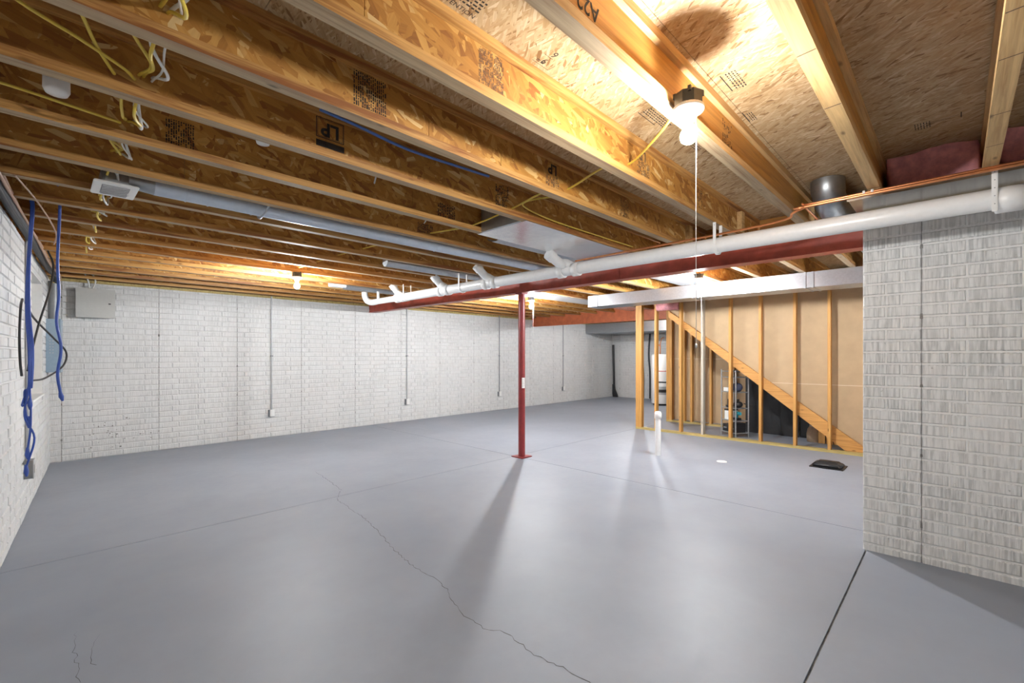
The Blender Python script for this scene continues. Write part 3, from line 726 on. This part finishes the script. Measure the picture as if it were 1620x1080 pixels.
# ------------------------------------------------------------------ stud wall under the stair, board, stair
SXF = 7.72
t = thing('stud_wall', 'open wooden stud wall on a bottom plate beside the stair', 'stud wall', (SXF, 0, 0))
MB().box(0, .089, YR+.01, 4.30, 0.0, 0.038).build('bottom_plate', 'plate', t)
MB().box(0, .089, YR+.01, 4.30, 2.325, 2.363).build('top_plate', 'stud', t)
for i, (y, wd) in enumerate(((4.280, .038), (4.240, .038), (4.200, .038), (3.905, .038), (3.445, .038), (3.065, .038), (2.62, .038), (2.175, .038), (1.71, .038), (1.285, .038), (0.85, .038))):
    o = MB().box(0, .089, y-wd/2, y+wd/2, 0.038, 2.325).build('stud', 'stud_overexposed' if i == 5 else 'stud', t)
    if i == 5: o['label'] = 'stud with overexposed glare painted into its colour'
# stair
SL = 2.04/(3.665-0.914)
def zline(y): return (y-0.93)*SL
st = thing('staircase', 'enclosed wooden stair rising behind the open stud wall', 'staircase', (0, 0, 0))
for xs in (7.812, 8.975):
    y0, y1 = .93, 3.70
    MB().prism([(y0-.02, 0.002), (y0+.14, 0.002), (y1, zline(y1)-.0), (y1, zline(y1)+.115), (y0-.02, 0.115)], 'x', xs, xs+.038).build('stringer', 'stringer', st)
ns = 12
for i in range(ns):
    ya = .95+i*(2.72/ns); za = zline(ya)+.13
    MB().box(7.875, 8.96, ya, ya+.26, za+.10, za+.128).build('tread', 'dark_tread', st)
    MB().box(7.875, 8.96, ya-.0, ya+.018, za-.06, za+.10).build('riser', 'dark_tread', st)
m = MB(); ya, yb = 1.06, 3.68
m.prism([(ya, zline(ya)-.01), (yb, zline(yb)-.01), (yb, zline(yb)+.0), (ya, zline(ya)+.0)], 'x', 7.852, 8.972); m.build('soffit_board', 'dark_tread', st)
# drywall backs
t = thing('drywall_sheet', 'tan paper back of drywall above the stair slope', 'drywall', (0, 0, 0))
hz = 0.945
def bp(poly, name='board', x=7.852, th=.012, mat='drywall', par=None): return MB().prism(poly, 'x', x, x+th).build(name, mat, par)
def lo(y): return max(zline(y)+.02, 0.05)
yq = 0.93+(hz-.02)/SL
yt = 3.69
bp([(YR+.02, .05), (.97, .05), (yq, hz), (YR+.02, hz)], par=t)
bp([(YR+.02, hz+.006), (yq+.006, hz+.006), (yt, lo(yt)), (yt, 2.36), (YR+.02, 2.36)], par=t)
sm_ = bp([(YR+.02, hz), (yq, hz), (yq+.008, hz+.006), (YR+.02, hz+.006)], 'tapered_edge', 7.851, .012, 'paper_seam', t)
t = thing('partition_wall', 'second stud partition with tan drywall behind the under-stair space', 'stud wall', (9.02, 0, 0))
MB().box(0, .089, YR+.01, 4.32, 0, .038).build('bottom_plate', 'plate', t)
MB().box(0, .089, YR+.01, 4.32, 2.325, 2.363).build('top_plate', 'stud', t)
for y in (4.30, 4.26, 4.22, 3.95, 3.80, 3.42, 3.0, 2.55, 2.1, 1.65, 1.2, .75): MB().box(0, .089, y-.019, y+.019, .038, 2.325).build('stud', 'stud', t)
MB().box(.090, .102, YR+.01, 4.32, .05, 1.30).build('board', 'drywall', t)
MB().box(.090, .102, YR+.01, 4.32, 1.306, 2.36).build('board', 'drywall', t)
MB().box(.089, .102, YR+.01, 4.32, 1.30, 1.306).build('tapered_edge', 'paper_seam', t)
# pink insulation roll over the stair opening
m = MB().tube(smoothpath([(7.77, 3.89, 2.24), (7.77, 3.7, 2.245), (7.77, 3.48, 2.24)], 6), [.07]*13, 14)
m.build('insulation_roll', 'pink', None, label='pink fibreglass stuffed between two stud tops', cat='insulation')

# ------------------------------------------------------------------ things on the floor by the stair
t = thing('floor_stub_pipe', 'capped white plastic pipe standing up from the floor', 'pipe', (5.87, 2.93, 0))
MB().tube([(0,0,0), (0,0,.55)], .038, 20).build('pipe', 'pvc', t)
MB().lathe((0,0,0), [(.038, .50), (.046, .505), (.046, .575), (.036, .60), (.0, .608)], 20).build('cap', 'pvc', t)
t = thing('floor_cleanout', 'small white round cleanout cover set in the floor', 'cleanout', (6.09, 2.165, 0))
MB().lathe((0,0,0), [(.062, .0), (.060, .006), (.045, .007), (.0, .007)], 24).build('cover', 'white', t)
MB().box(-.014, .014, -.014, .014, .007, .014).build('plug_nut', 'white', t)
t = thing('sump_cover', 'black plastic raised cover lying on the floor near the brick corner', 'cover', (6.74, 1.13, 0))
def frus(a, b, z0, z1, a2, b2):
    return [(-a,-b,z0),(a,-b,z0),(a,b,z0),(-a,b,z0),(-a2,-b2,z1),(a2,-b2,z1),(a2,b2,z1),(-a2,b2,z1)]
FB = [(0,3,2,1),(4,5,6,7),(0,1,5,4),(1,2,6,5),(2,3,7,6),(3,0,4,7)]
bm = bmesh.new()
vv = [bm.verts.new(p) for p in frus(.15, .165, .008, .066, .10, .12)]
for f in FB: bm.faces.new([vv[i] for i in f])
bmesh.ops.bevel(bm, geom=bm.edges[:], offset=.022, segments=3, affect='EDGES'); bm.verts.index_update()
MB().add([v.co[:] for v in bm.verts], [[v.index for v in f.verts] for f in bm.faces], True).build('dome', 'black', t); bm.free()
MB().bevbox(-.16, .16, -.175, .175, 0, .010, .004).build('rim', 'black', t)
MB().bevbox(-.05, .05, -.09, .09, .064, .071, .003).build('raised_panel', 'black', t)

# wire shelf rack and what stands on it
RO = Vector((7.99, 2.60, 0)); ea = Vector((.17, .295, 0)).normalized(); eb = Vector((.19, -.164, 0)).normalized()
ea = Vector((.52, .854, 0)).normalized(); eb = Vector((ea.y, -ea.x, 0))
RA, RB_ = .34, .25
RO = Vector((8.0, 2.62, 0))
def RP(a, b, z): return RO+ea*a+eb*b+Vector((0,0,z))
t = thing('wire_shelf_rack', 'narrow grey metal shelf rack under the stair', 'shelf rack')
for a in (0, RA):
    for b in (0, RB_): MB().tube([RP(a, b, 0.0), RP(a, b, 1.13)], .011, 8).build('post', 'steel', t)
SH = [.07, .27, .48, .75, 1.0, 1.1]
for z in SH:
    m = MB()
    for p, q in (((0,0),(RA,0)), ((RA,0),(RA,RB_)), ((RA,RB_),(0,RB_)), ((0,RB_),(0,0))):
        m.tube([RP(*p, z), RP(*q, z)], .007, 6)
    for i in range(1, 9): m.tube([RP(RA*i/9, 0, z), RP(RA*i/9, RB_, z)], .0028, 5)
    m.build('wire_shelf', 'steel', t)
def blob(a, b, z, rx, ry, rz, n=16):
    m = MB(); c = RP(a, b, z); pr = []
    for i in range(9):
        th = math.pi*i/8; pr.append((max(1e-4, math.sin(th)**0.8), -math.cos(th)))
    vs = [(c.x+r*rx*math.cos(2*math.pi*k/n), c.y+r*ry*math.sin(2*math.pi*k/n), c.z+rz+h*rz) for r, h in pr for k in range(n)]
    return m.add(vs, [(i*n+k, i*n+(k+1) % n, (i+1)*n+(k+1) % n, (i+1)*n+k) for i in range(8) for k in range(n)], True)
def rbox(m, a0, a1, b0, b1, z0, z1):
    vs = [RP(a, b, z) for z in (z0, z1) for b in (b0, b1) for a in (a0, a1)]
    return m.add(vs, [(0,2,3,1),(4,5,7,6),(0,1,5,4),(2,6,7,3),(0,4,6,2),(1,3,7,5)])
t = thing('duffel_bag', 'rounded dark navy bag on the middle shelf of the rack', 'bag')
blob(.12, .13, .757, .085, .085, .075).build('bag_body', 'navy', t)
MB().tube(smoothpath([RP(.06, .08, .88), RP(.1, .1, .925), RP(.16, .14, .925), RP(.19, .17, .87)], 4), .007, 6).build('bag_handle', 'black', t)
t = thing('towel_roll', 'white folded cloth on the middle shelf beside the dark bag', 'cloth')
for i, z in enumerate((.757, .79)):
    rbox(MB(), .22, .33, .03, .2, z, z+.03).build('fold', 'white', t)
t = thing('black_pot', 'black lidded pot on the shelf below the bag', 'pot')
blob(.1, .13, .487, .075, .075, .055).build('pot_body', 'black', t)
MB().tube([RP(.1, .13, .60), RP(.1, .13, .63)], .02, 10).build('lid_knob', 'black', t)
MB().tube([RP(.05, .2, .56), RP(-.02, .3, .53)], .008, 8).build('pot_handle', 'black', t)
t = thing('drill_stand', 'small black tool beside the pot on the rack', 'tool')
rbox(MB(), .24, .31, .06, .16, .488, .52).build('tool_foot', 'black', t); rbox(MB(), .26, .29, .08, .12, .52, .62).build('tool_neck', 'black', t)
t = thing('white_carton', 'white carton on the low shelf of the rack', 'box')
rbox(MB(), .19, .30, .03, .2, .278, .43).build('carton_body', 'white', t); rbox(MB(), .185, .305, .025, .205, .43, .45).build('carton_lid', 'black', t)
t = thing('cordless_drill', 'teal cordless drill on the low shelf of the rack', 'drill')
MB().tube([RP(.02, .10, .395), RP(.15, .14, .395)], .028, 12).build('motor_body', 'teal', t)
MB().tube([RP(.11, .125, .385), RP(.12, .13, .315)], .018, 10).build('grip', 'teal', t)
rbox(MB(), .07, .17, .09, .17, .278, .315).build('battery', 'black', t)
t = thing('tool_case', 'black tool case on the bottom shelf of the rack', 'case')
rbox(MB(), .03, .17, .02, .22, .078, .235).build('case_body', 'black', t); rbox(MB(), .07, .13, .0, .02, .13, .15).build('latch', 'steel', t)
t = thing('tool_case', 'second black case at the inner end of the bottom shelf', 'case')
rbox(MB(), .19, .33, .02, .22, .078, .20).build('case_body', 'black', t); rbox(MB(), .23, .29, .0, .02, .13, .15).build('latch', 'steel', t)
# dim things deep under the stair
t = thing('folding_screen', 'black folded panels standing deep under the stair', 'panel', (8.80, 2.3, 0))
for i in range(5): MB().box(-.02+.03*(i % 2), 0+.03*(i % 2), -.28*i+.14, -.28*i+.41, .0, max(.2, min(1.1, zline(2.3-.28*i+.14)-.12))).build('screen_panel', 'black', t)
t = thing('paper_sack', 'tan paper sack standing in the dark under the stair', 'sack', (8.55, 1.62, 0))
MB().lathe((0,0,0), [(.0, 0), (.10, 0), (.105, .12), (.09, .20), (.06, .25), (.068, .29), (.0, .285)], 14).build('sack_body', 'cardboard', t)
MB().tube([(.062*math.cos(a), .062*math.sin(a), .25) for a in [i*math.pi/6 for i in range(13)]], .006, 6, False).build('tie', 'white_cable', t)
for i in range(3):
    o = MB().box(-.045, .045, -.01, .01, 0, .30-.02*i).build('wood_offcut', 'stud', None, label=['tallest brown board offcut under the low end of the stair', 'middle brown board offcut under the low stair end', 'shortest brown board offcut under the low stair end'][i], cat='board', group='board offcuts under the stair')
    o.location = (8.45, 1.50-.1*i, 0); o.rotation_euler = (0, 0, math.radians(80))

# ------------------------------------------------------------------ far corner: black pipe, mechanical things
t = thing('black_pipe', 'black pipe with a kicked-out foot in the far corner', 'pipe', (13.16, 8.12, 0))
MB().tube([(0,0,.42), (0,.03,1.72)], .035, 10).build('upright', 'black', t)
MB().prism([(-.02, .42), (.04, .42), (.04, .1), (.02, 0), (-.14, 0), (-.12, .08), (-.04, .25)], 'x', -.045, .03).build('foot', 'black', t)
t = thing('water_heater', 'white water heater glimpsed between studs by the far end', 'water heater', (11.9, 5.86, 0))
MB().lathe((0,0,0), [(.0, .05), (.24, .05), (.25, .07), (.25, 1.35), (.23, 1.40), (.0, 1.41)], 28).build('tank', 'white', t)
MB().lathe((0,0,0), [(.0, 0), (.20, 0), (.21, .05), (.0, .05)], 20).build('stand', 'black', t)
MB().tube(smoothpath([(.08, .05, 1.40), (.08, .05, 1.7), (.08, .0, 1.85), (.2, .0, 1.86)], 5), .015, 8).build('water_pipe', 'copper', t)
MB().tube(smoothpath([(-.1, -.03, 1.40), (-.1, -.03, 1.62), (-.1, .1, 1.7)], 5), .015, 8).build('water_pipe', 'copper', t)
for z0_, z1_, mt in ((.80, 1.05, 'white'), (.93, .95, 'red_label'), (.62, .66, 'dark_grey'), (.30, .52, 'conduit'), (.36, .44, 'black')):
    m = MB(); a0, a1 = math.radians(175), math.radians(260)
    for i in range(10):
        p = a0+(a1-a0)*i/10; q = a0+(a1-a0)*(i+1)/10; R_ = .2515 if mt in ('white', 'conduit') else .2525
        m.quad((R_*math.cos(p), R_*math.sin(p), z0_), (R_*math.cos(q), R_*math.sin(q), z0_), (R_*math.cos(q), R_*math.sin(q), z1_), (R_*math.cos(p), R_*math.sin(p), z1_))
    m.build('tank_label' if mt in ('white', 'red_label') else 'control_band', mt, t)
for y, lab in ((6.86, 'thin black upright pipe on the far end wall'), (7.08, 'second thin black upright pipe on the end wall, nearer the corner')):
    MB().tube(smoothpath([(XE-.05, y, .02), (XE-.05, y, .8), (XE-.05, y+.04, 1.4), (XE-.05, y, 2.05)], 5), .025, 10).build('vent_pipe', 'dark_grey', None, label=lab, cat='pipe')

# ------------------------------------------------------------------ conduits and outlets on the long wall
for i, (x, zt, lab) in enumerate(((2.648, WT, 'nearest the grey cabinet'), (5.281, WT, 'just right of the red beam end'), (7.971, WT, 'left of the red column'), (10.569, WT, 'farthest right'))):
    t = thing('wall_outlet', f'outlet on a thin conduit on the long wall, {lab}', 'outlet', (x, YF-.008, 0), 'outlets on the long wall')
    MB().tube([(0, -.014, .46), (0, -.014, zt+.03)], .011, 10).build('conduit', 'conduit' if i < 2 else 'conduit_dark', t)
    MB().bevbox(-.052, .042, -.05, 0, .345, .46, .004).build('back_box', 'conduit_dark', t)
    MB().bevbox(-.038, .038, -.056, -.05, .35, .465, .003).build('cover_plate', 'white', t)
    for z in (.385, .43): MB().bevbox(-.017, .017, -.059, -.056, z-.014, z+.014, .001).build('socket', 'porcelain', t)
    MB().bevbox(-.02, .02, -.03, 0, 1.35, 1.37, .002).build('conduit_clip', 'conduit_dark', t)
t = thing('electrical_cabinet', 'flat grey steel cabinet hung high on the wall near the corner', 'cabinet', (0.46, YF-.008, 1.87))
MB().bevbox(-.19, .19, -.10, 0, 0, .375, .004).build('body', 'grey_metal', t)
dr = MB().bevbox(-.195, .195, -.112, -.10, -.004, .379, .004).build('door', 'grey_metal', t)
MB().bevbox(.125, .15, -.118, -.112, .18, .195, .002).build('latch', 'black', dr)
cable('white_cable_loop', [(.40, YF-.06, 2.25), (.39, YF-.09, 2.34), (.36, YF-.12, 2.42), (.33, YF-.10, 2.47)], .009, 'white_cable', 'white cable looping down into the left of the grey cabinet top')
cable('white_cable_loop', [(.43, YF-.05, 2.25), (.46, YF-.09, 2.34), (.44, YF-.13, 2.41), (.40, YF-.12, 2.47)], .009, 'white_cable', 'white cable looping down into the right of the grey cabinet top')

# ------------------------------------------------------------------ left wall: conduit, panel, cables
t = thing('wall_outlet', 'grey metal outlet box on a conduit beside the window', 'outlet', tuple(LW(2.66, 0.008, 0)))
def off(s, o, z): return LW(2.66+s, .008+o, z)-LW(2.66, .008, 0)
MB().tube([off(0, .02, .49), off(0, .02, 2.36)], .016, 12).build('conduit', 'conduit', t)
def obox(m, s0, s1, o0, o1, z0, z1):
    vs = [off(s, o, z) for z in (z0, z1) for s in (s0, s1) for o in (o0, o1)]
    return m.add(vs, [(0,1,3,2),(4,6,7,5),(0,4,5,1),(2,3,7,6),(0,2,6,4),(1,5,7,3)])
obox(MB(), -.06, .06, 0, .055, .34, .49).build('box', 'conduit_dark', t); obox(MB(), -.063, .063, .055, .06, .337, .493).build('cover', 'conduit', t)
obox(MB(), -.03, .03, .06, .064, .38, .45).build('socket', 'grey_metal', t)
t = thing('breaker_panel', 'blue-grey breaker panel on the window wall near the corner', 'electrical panel', tuple(LW(.45, .008, 0)))
def off2(s, o, z): return LW(.45+s, .008+o, z)-LW(.45, .008, 0)
def obox2(m, s0, s1, o0, o1, z0, z1):
    vs = [off2(s, o, z) for z in (z0, z1) for s in (s0, s1) for o in (o0, o1)]
    return m.add(vs, [(0,1,3,2),(4,6,7,5),(0,4,5,1),(2,3,7,6),(0,2,6,4),(1,5,7,3)])
obox2(MB(), -.18, .18, 0, .115, 1.17, 1.80).build('panel_body', 'panel_blue', t)
obox2(MB(), -.185, .185, .115, .125, 1.165, 1.805).build('panel_cover', 'panel_blue', t)
for i in range(6):
    for o_ in (.035, .06): MB().tube([off2(.18, o_, 1.40+.035*i), off2(.182, o_, 1.40+.035*i)], .006, 8).build('knockout', 'conduit', t)
MB().tube([off2(.02, .055, 1.80), off2(.02, .055, 2.26)], .046, 16).build('sleeve', 'conduit_dark', t)
for i in range(3): cable('wire_tail', [off2(.02+.02*i, .06, 2.24), off2(.01+.03*i, .06+.01*i, 2.31), off2(-.02+.05*i, .07, 2.38)], .012, ['yellow', 'teal', 'yellow'][i], None, None, parent=t)
# harness along the wall top
hp = [LW(5.6, .035, 2.40), LW(4.6, .04, 2.37), LW(3.9, .045, 2.35), LW(3.2, .04, 2.36), LW(2.4, .05, 2.35), LW(1.6, .05, 2.34), LW(1.0, .06, 2.33), LW(.6, .09, 2.31), LW(.47, .07, 2.24)]
cable('cable_harness', hp, .030, 'dark_grey', 'thick dark grey cable bundle along the top of the window wall', 'cable', n=10)
for i, (mt, dz, do) in enumerate((('tan', .028, .028), ('tan', .04, .008), ('black', -.03, .012), ('tan', -.004, .036))):
    cable('wall_cable', [p+LN*do+Vector((0,0,dz+.012*math.sin(j*1.7+i))) for j, p in enumerate(hp)], .009, mt, ['upper tan cable clipped over the dark wall bundle', 'tan cable behind the upper one on the dark bundle', 'black cable under the dark wall bundle', 'thin pale cable along the face of the dark bundle'][i])
cable('thin_wire', [(-.12, 3.72, 2.365), (-.05, 4.15, 2.36), (.02, 4.75, 2.36), (.06, 5.3, 2.36), (.05, 5.75, 2.358)], .005, 'tan', 'thin pale wire stapled across the joist bottoms by the window wall')
# hanging cables
bx, by = -.085, 4.69
for i in range(4):
    r = random.Random(i); o_ = .008*i
    ends = [.58, .70, .92, 1.05][i]
    pts = [(bx-.02+o_, by-.3, 2.52), (bx+o_*.6, by-.06, 2.50), (bx+.012+o_*.5, by, 2.40), (bx-.004+o_*.4, by, 2.05), (bx-.012+o_*.7, by-.01*i, 1.7), (bx+o_*.9, by+.005*i, 1.4), (bx+.0+o_*.6, by, 1.15)]
    pts += [(bx-.02+.03*(i % 2), by+.01*i, (1.15+ends)/2+.08), (bx+.028-.02*i, by, (1.15+ends)/2-.08), (bx-.012+.006*i, by+.01, ends)]
    t = thing('network_cable', ['longest blue network cable hanging by the window, plug near outlet box', 'blue network cable hanging by the window, ending a little higher', 'blue network cable in the bundle ending below the sill', 'shortest blue network cable in the hanging bundle'][i], 'cable', (0,0,0), 'blue network cables by the window')
    MB().tube(smoothpath(pts, 6), .0062, 7).build('cord', 'blue', t)
    e = Vector(pts[-1]); MB().tube([e+Vector((0,0,.02)), e+Vector((0,0,-.02)), e+Vector((0.0,0,-.035)), e+Vector((.002,0,-.065))], [.007, .013, .014, .006], 8).build('plug', 'blue', t)
t = thing('network_cable', 'single blue network cable hanging in front of the breaker panel', 'cable')
pp = [(.05, 4.20, 2.50), (.066, 4.33, 2.46), (.064, 4.35, 2.30), (.055, 4.35, 2.0), (.062, 4.35, 1.78), (.050, 4.35, 1.6), (.072, 4.35, 1.42), (.055, 4.35, 1.25), (.068, 4.35, 1.12)]
MB().tube(smoothpath(pp, 6), .0085, 7).build('cord', 'blue', t)
MB().tube([(.068, 4.35, 1.12), (.073, 4.35, 1.09), (.08, 4.35, 1.06)], [.009, .014, .006], 8).build('plug', 'blue', t)
cable('black_cable', [LW(2.2, .12, 2.34), LW(2.3, .16, 2.2), LW(2.5, .15, 1.95), LW(2.7, .10, 1.65), LW(2.9, .07, 1.4), LW(3.05, .06, 1.25)], .008, 'black', 'black cable drooping past the window to the blue bundle')
cable('black_cable', [LW(3.05, .05, 1.78), LW(2.7, .07, 1.68), LW(2.3, .17, 1.52), LW(2.15, .24, 1.40), LW(2.2, .22, 1.27), LW(2.5, .12, 1.17), LW(2.75, .06, 1.16)], .008, 'black', 'black cable looping out in front of the window')
cable('black_cable', [LW(3.15, .04, 1.80), LW(3.35, .05, 1.72), LW(3.42, .05, 1.5), LW(3.38, .05, 1.32), LW(3.3, .05, 1.22)], .008, 'black', 'short black cable loop tucked behind the blue bundle')

# ------------------------------------------------------------------ yellow and white cables through the joists
def run(x, z, mat, label, droop, kr, seed, r=.006, grp='house cables through the joists', jx=.03):
    rr = random.Random(seed); pts = []
    for k in range(*kr):
        pts += [(x+rr.uniform(-jx, jx)*.3, JY(k), z+rr.uniform(-.006, .006)), (x+rr.uniform(-jx, jx)-.03, JY(k)+.12, z-droop*rr.uniform(.5, 1.2)), (x+rr.uniform(-jx, jx), JY(k)+.30, z-droop*rr.uniform(.4, 1.3))]
    cable('house_cable', pts, r, mat, label, 'cable', grp, k=8)
run(.25, 2.475, 'yellow', 'yellow cable nearest the window wall, looping through the joist holes', .05, (1, 12), 1)
run(.27, 2.47, 'yellow', 'slacker yellow cable in the bundle through the joist holes', .09, (1, 11), 2)
run(.29, 2.475, 'white_cable', 'white cable in the bundle through the joist holes', .08, (1, 12), 3)
run(.30, 2.465, 'white_cable', 'thinner white cable on the bundle outer side through the joists', .06, (1, 10), 4, .004)
cable('house_cable', [(-.30, 1.75, 2.50), (-.10, 2.02, 2.46), (.08, 2.14, 2.45), (.20, 2.22, 2.44), (.24, 2.28, 2.44)], .006, 'yellow', 'yellow cable crossing the upper left corner bay', 'cable')
cable('house_cable', [(-.05, 1.72, 2.55), (.05, 1.95, 2.50), (.12, 2.15, 2.46), (.18, 2.27, 2.43)], .006, 'yellow', 'second yellow cable in the upper left corner bay', 'cable')
cable('house_cable', [(-.35, 2.62, 2.42), (-.1, 2.66, 2.43), (.08, 2.68, 2.425), (.24, 2.75, 2.44)], .006, 'yellow', 'yellow cable stapled along a joist left of the bundle', 'cable')
cable('house_cable', [(1.80, .80, 2.385), (2.02, 1.02, 2.40), (2.29, JY(1)-.01, 2.445), (2.20, JY(1)+.1, 2.43), (2.37, JY(2), 2.45), (2.26, JY(2)+.1, 2.43), (2.35, JY(3), 2.43), (2.38, JY(4), 2.41), (2.33, JY(5), 2.43), (2.25, JY(6), 2.43), (2.18, JY(8), 2.44), (2.12, JY(10)-.06, 2.42)], .0065, 'yellow', 'flat yellow cable feeding the nearest bulb across the joists', 'cable')
cable('house_cable', [(2.42, JY(2)+.05, 2.44), (2.40, JY(3)-.12, 2.47), (2.45, JY(3)-.045, 2.45), (2.8, JY(3)-.04, 2.425), (3.4, JY(3)-.04, 2.425), (4.0, JY(3)-.04, 2.43)], .006, 'yellow', 'yellow cable curving down to run along a joist flange', 'cable')
cable('network_cable', [(.95, JY(3)-.04, 2.59), (1.14, JY(3)-.05, 2.575), (1.45, JY(3)-.05, 2.55), (1.89, JY(3)-.04, 2.57), (2.1, JY(3)-.03, 2.585)], .008, 'blue_light', 'pale blue cable sagging along a joist behind the printed webs', 'cable')
cable('fixture_wire', [(1.80, .745, 2.35), (1.85, .76, 2.345), (1.89, .78, 2.36), (1.91, .80, 2.40)], .006, 'yellow', 'short yellow lead bending from the nearest bulb box to its joist')

# white pipe stubs between joists, small steel rods
t = thing('pipe_stub', 'white plastic elbow poking below a joist at upper left', 'pipe', (.03, 2.60, 2.44))
MB().tube(smoothpath([(0, 0, .17), (0, 0, .08), (.0, .0, .03), (0, 0.0, 0.0)], 4), [.034]*13, 16).build('pipe', 'pvc', t)
MB().lathe((0,0,0), [(.034, .10), (.040, .095), (.041, .0), (.034, -.015), (.0, -.02)], 18).build('coupling', 'pvc', t)
t = thing('pipe_stub', 'white round pipe cap showing under a left joist', 'pipe', (.74, 2.42, 2.40))
MB().lathe((0,0,0), [(.033, .2), (.033, .02), (.028, .0), (.0, -.006)], 18).build('cap', 'pvc', t)
MB().lathe((0,0,0), [(.040, .08), (.040, .04)], 18).build('collar', 'pvc', t)
for i, (x, k) in enumerate(((1.3, 3), (2.0, 4), (1.62, 5))):
    t = thing('duct_bracket', ['thin steel angle bracket on the stamped joist bay', 'thin steel angle bracket near the sheet metal panel', 'thin steel angle bracket above the long thin duct'][i], 'bracket', (x, JY(k)+.02, 2.42), 'steel angle brackets in the ceiling')
    MB().box(-.006, .006, 0, .003, 0, .15).build('upright', 'galv', t)
    MB().tube([(0, .002, .0), (.10, .22, .0)], .005, 6).build('arm', 'galv', t)
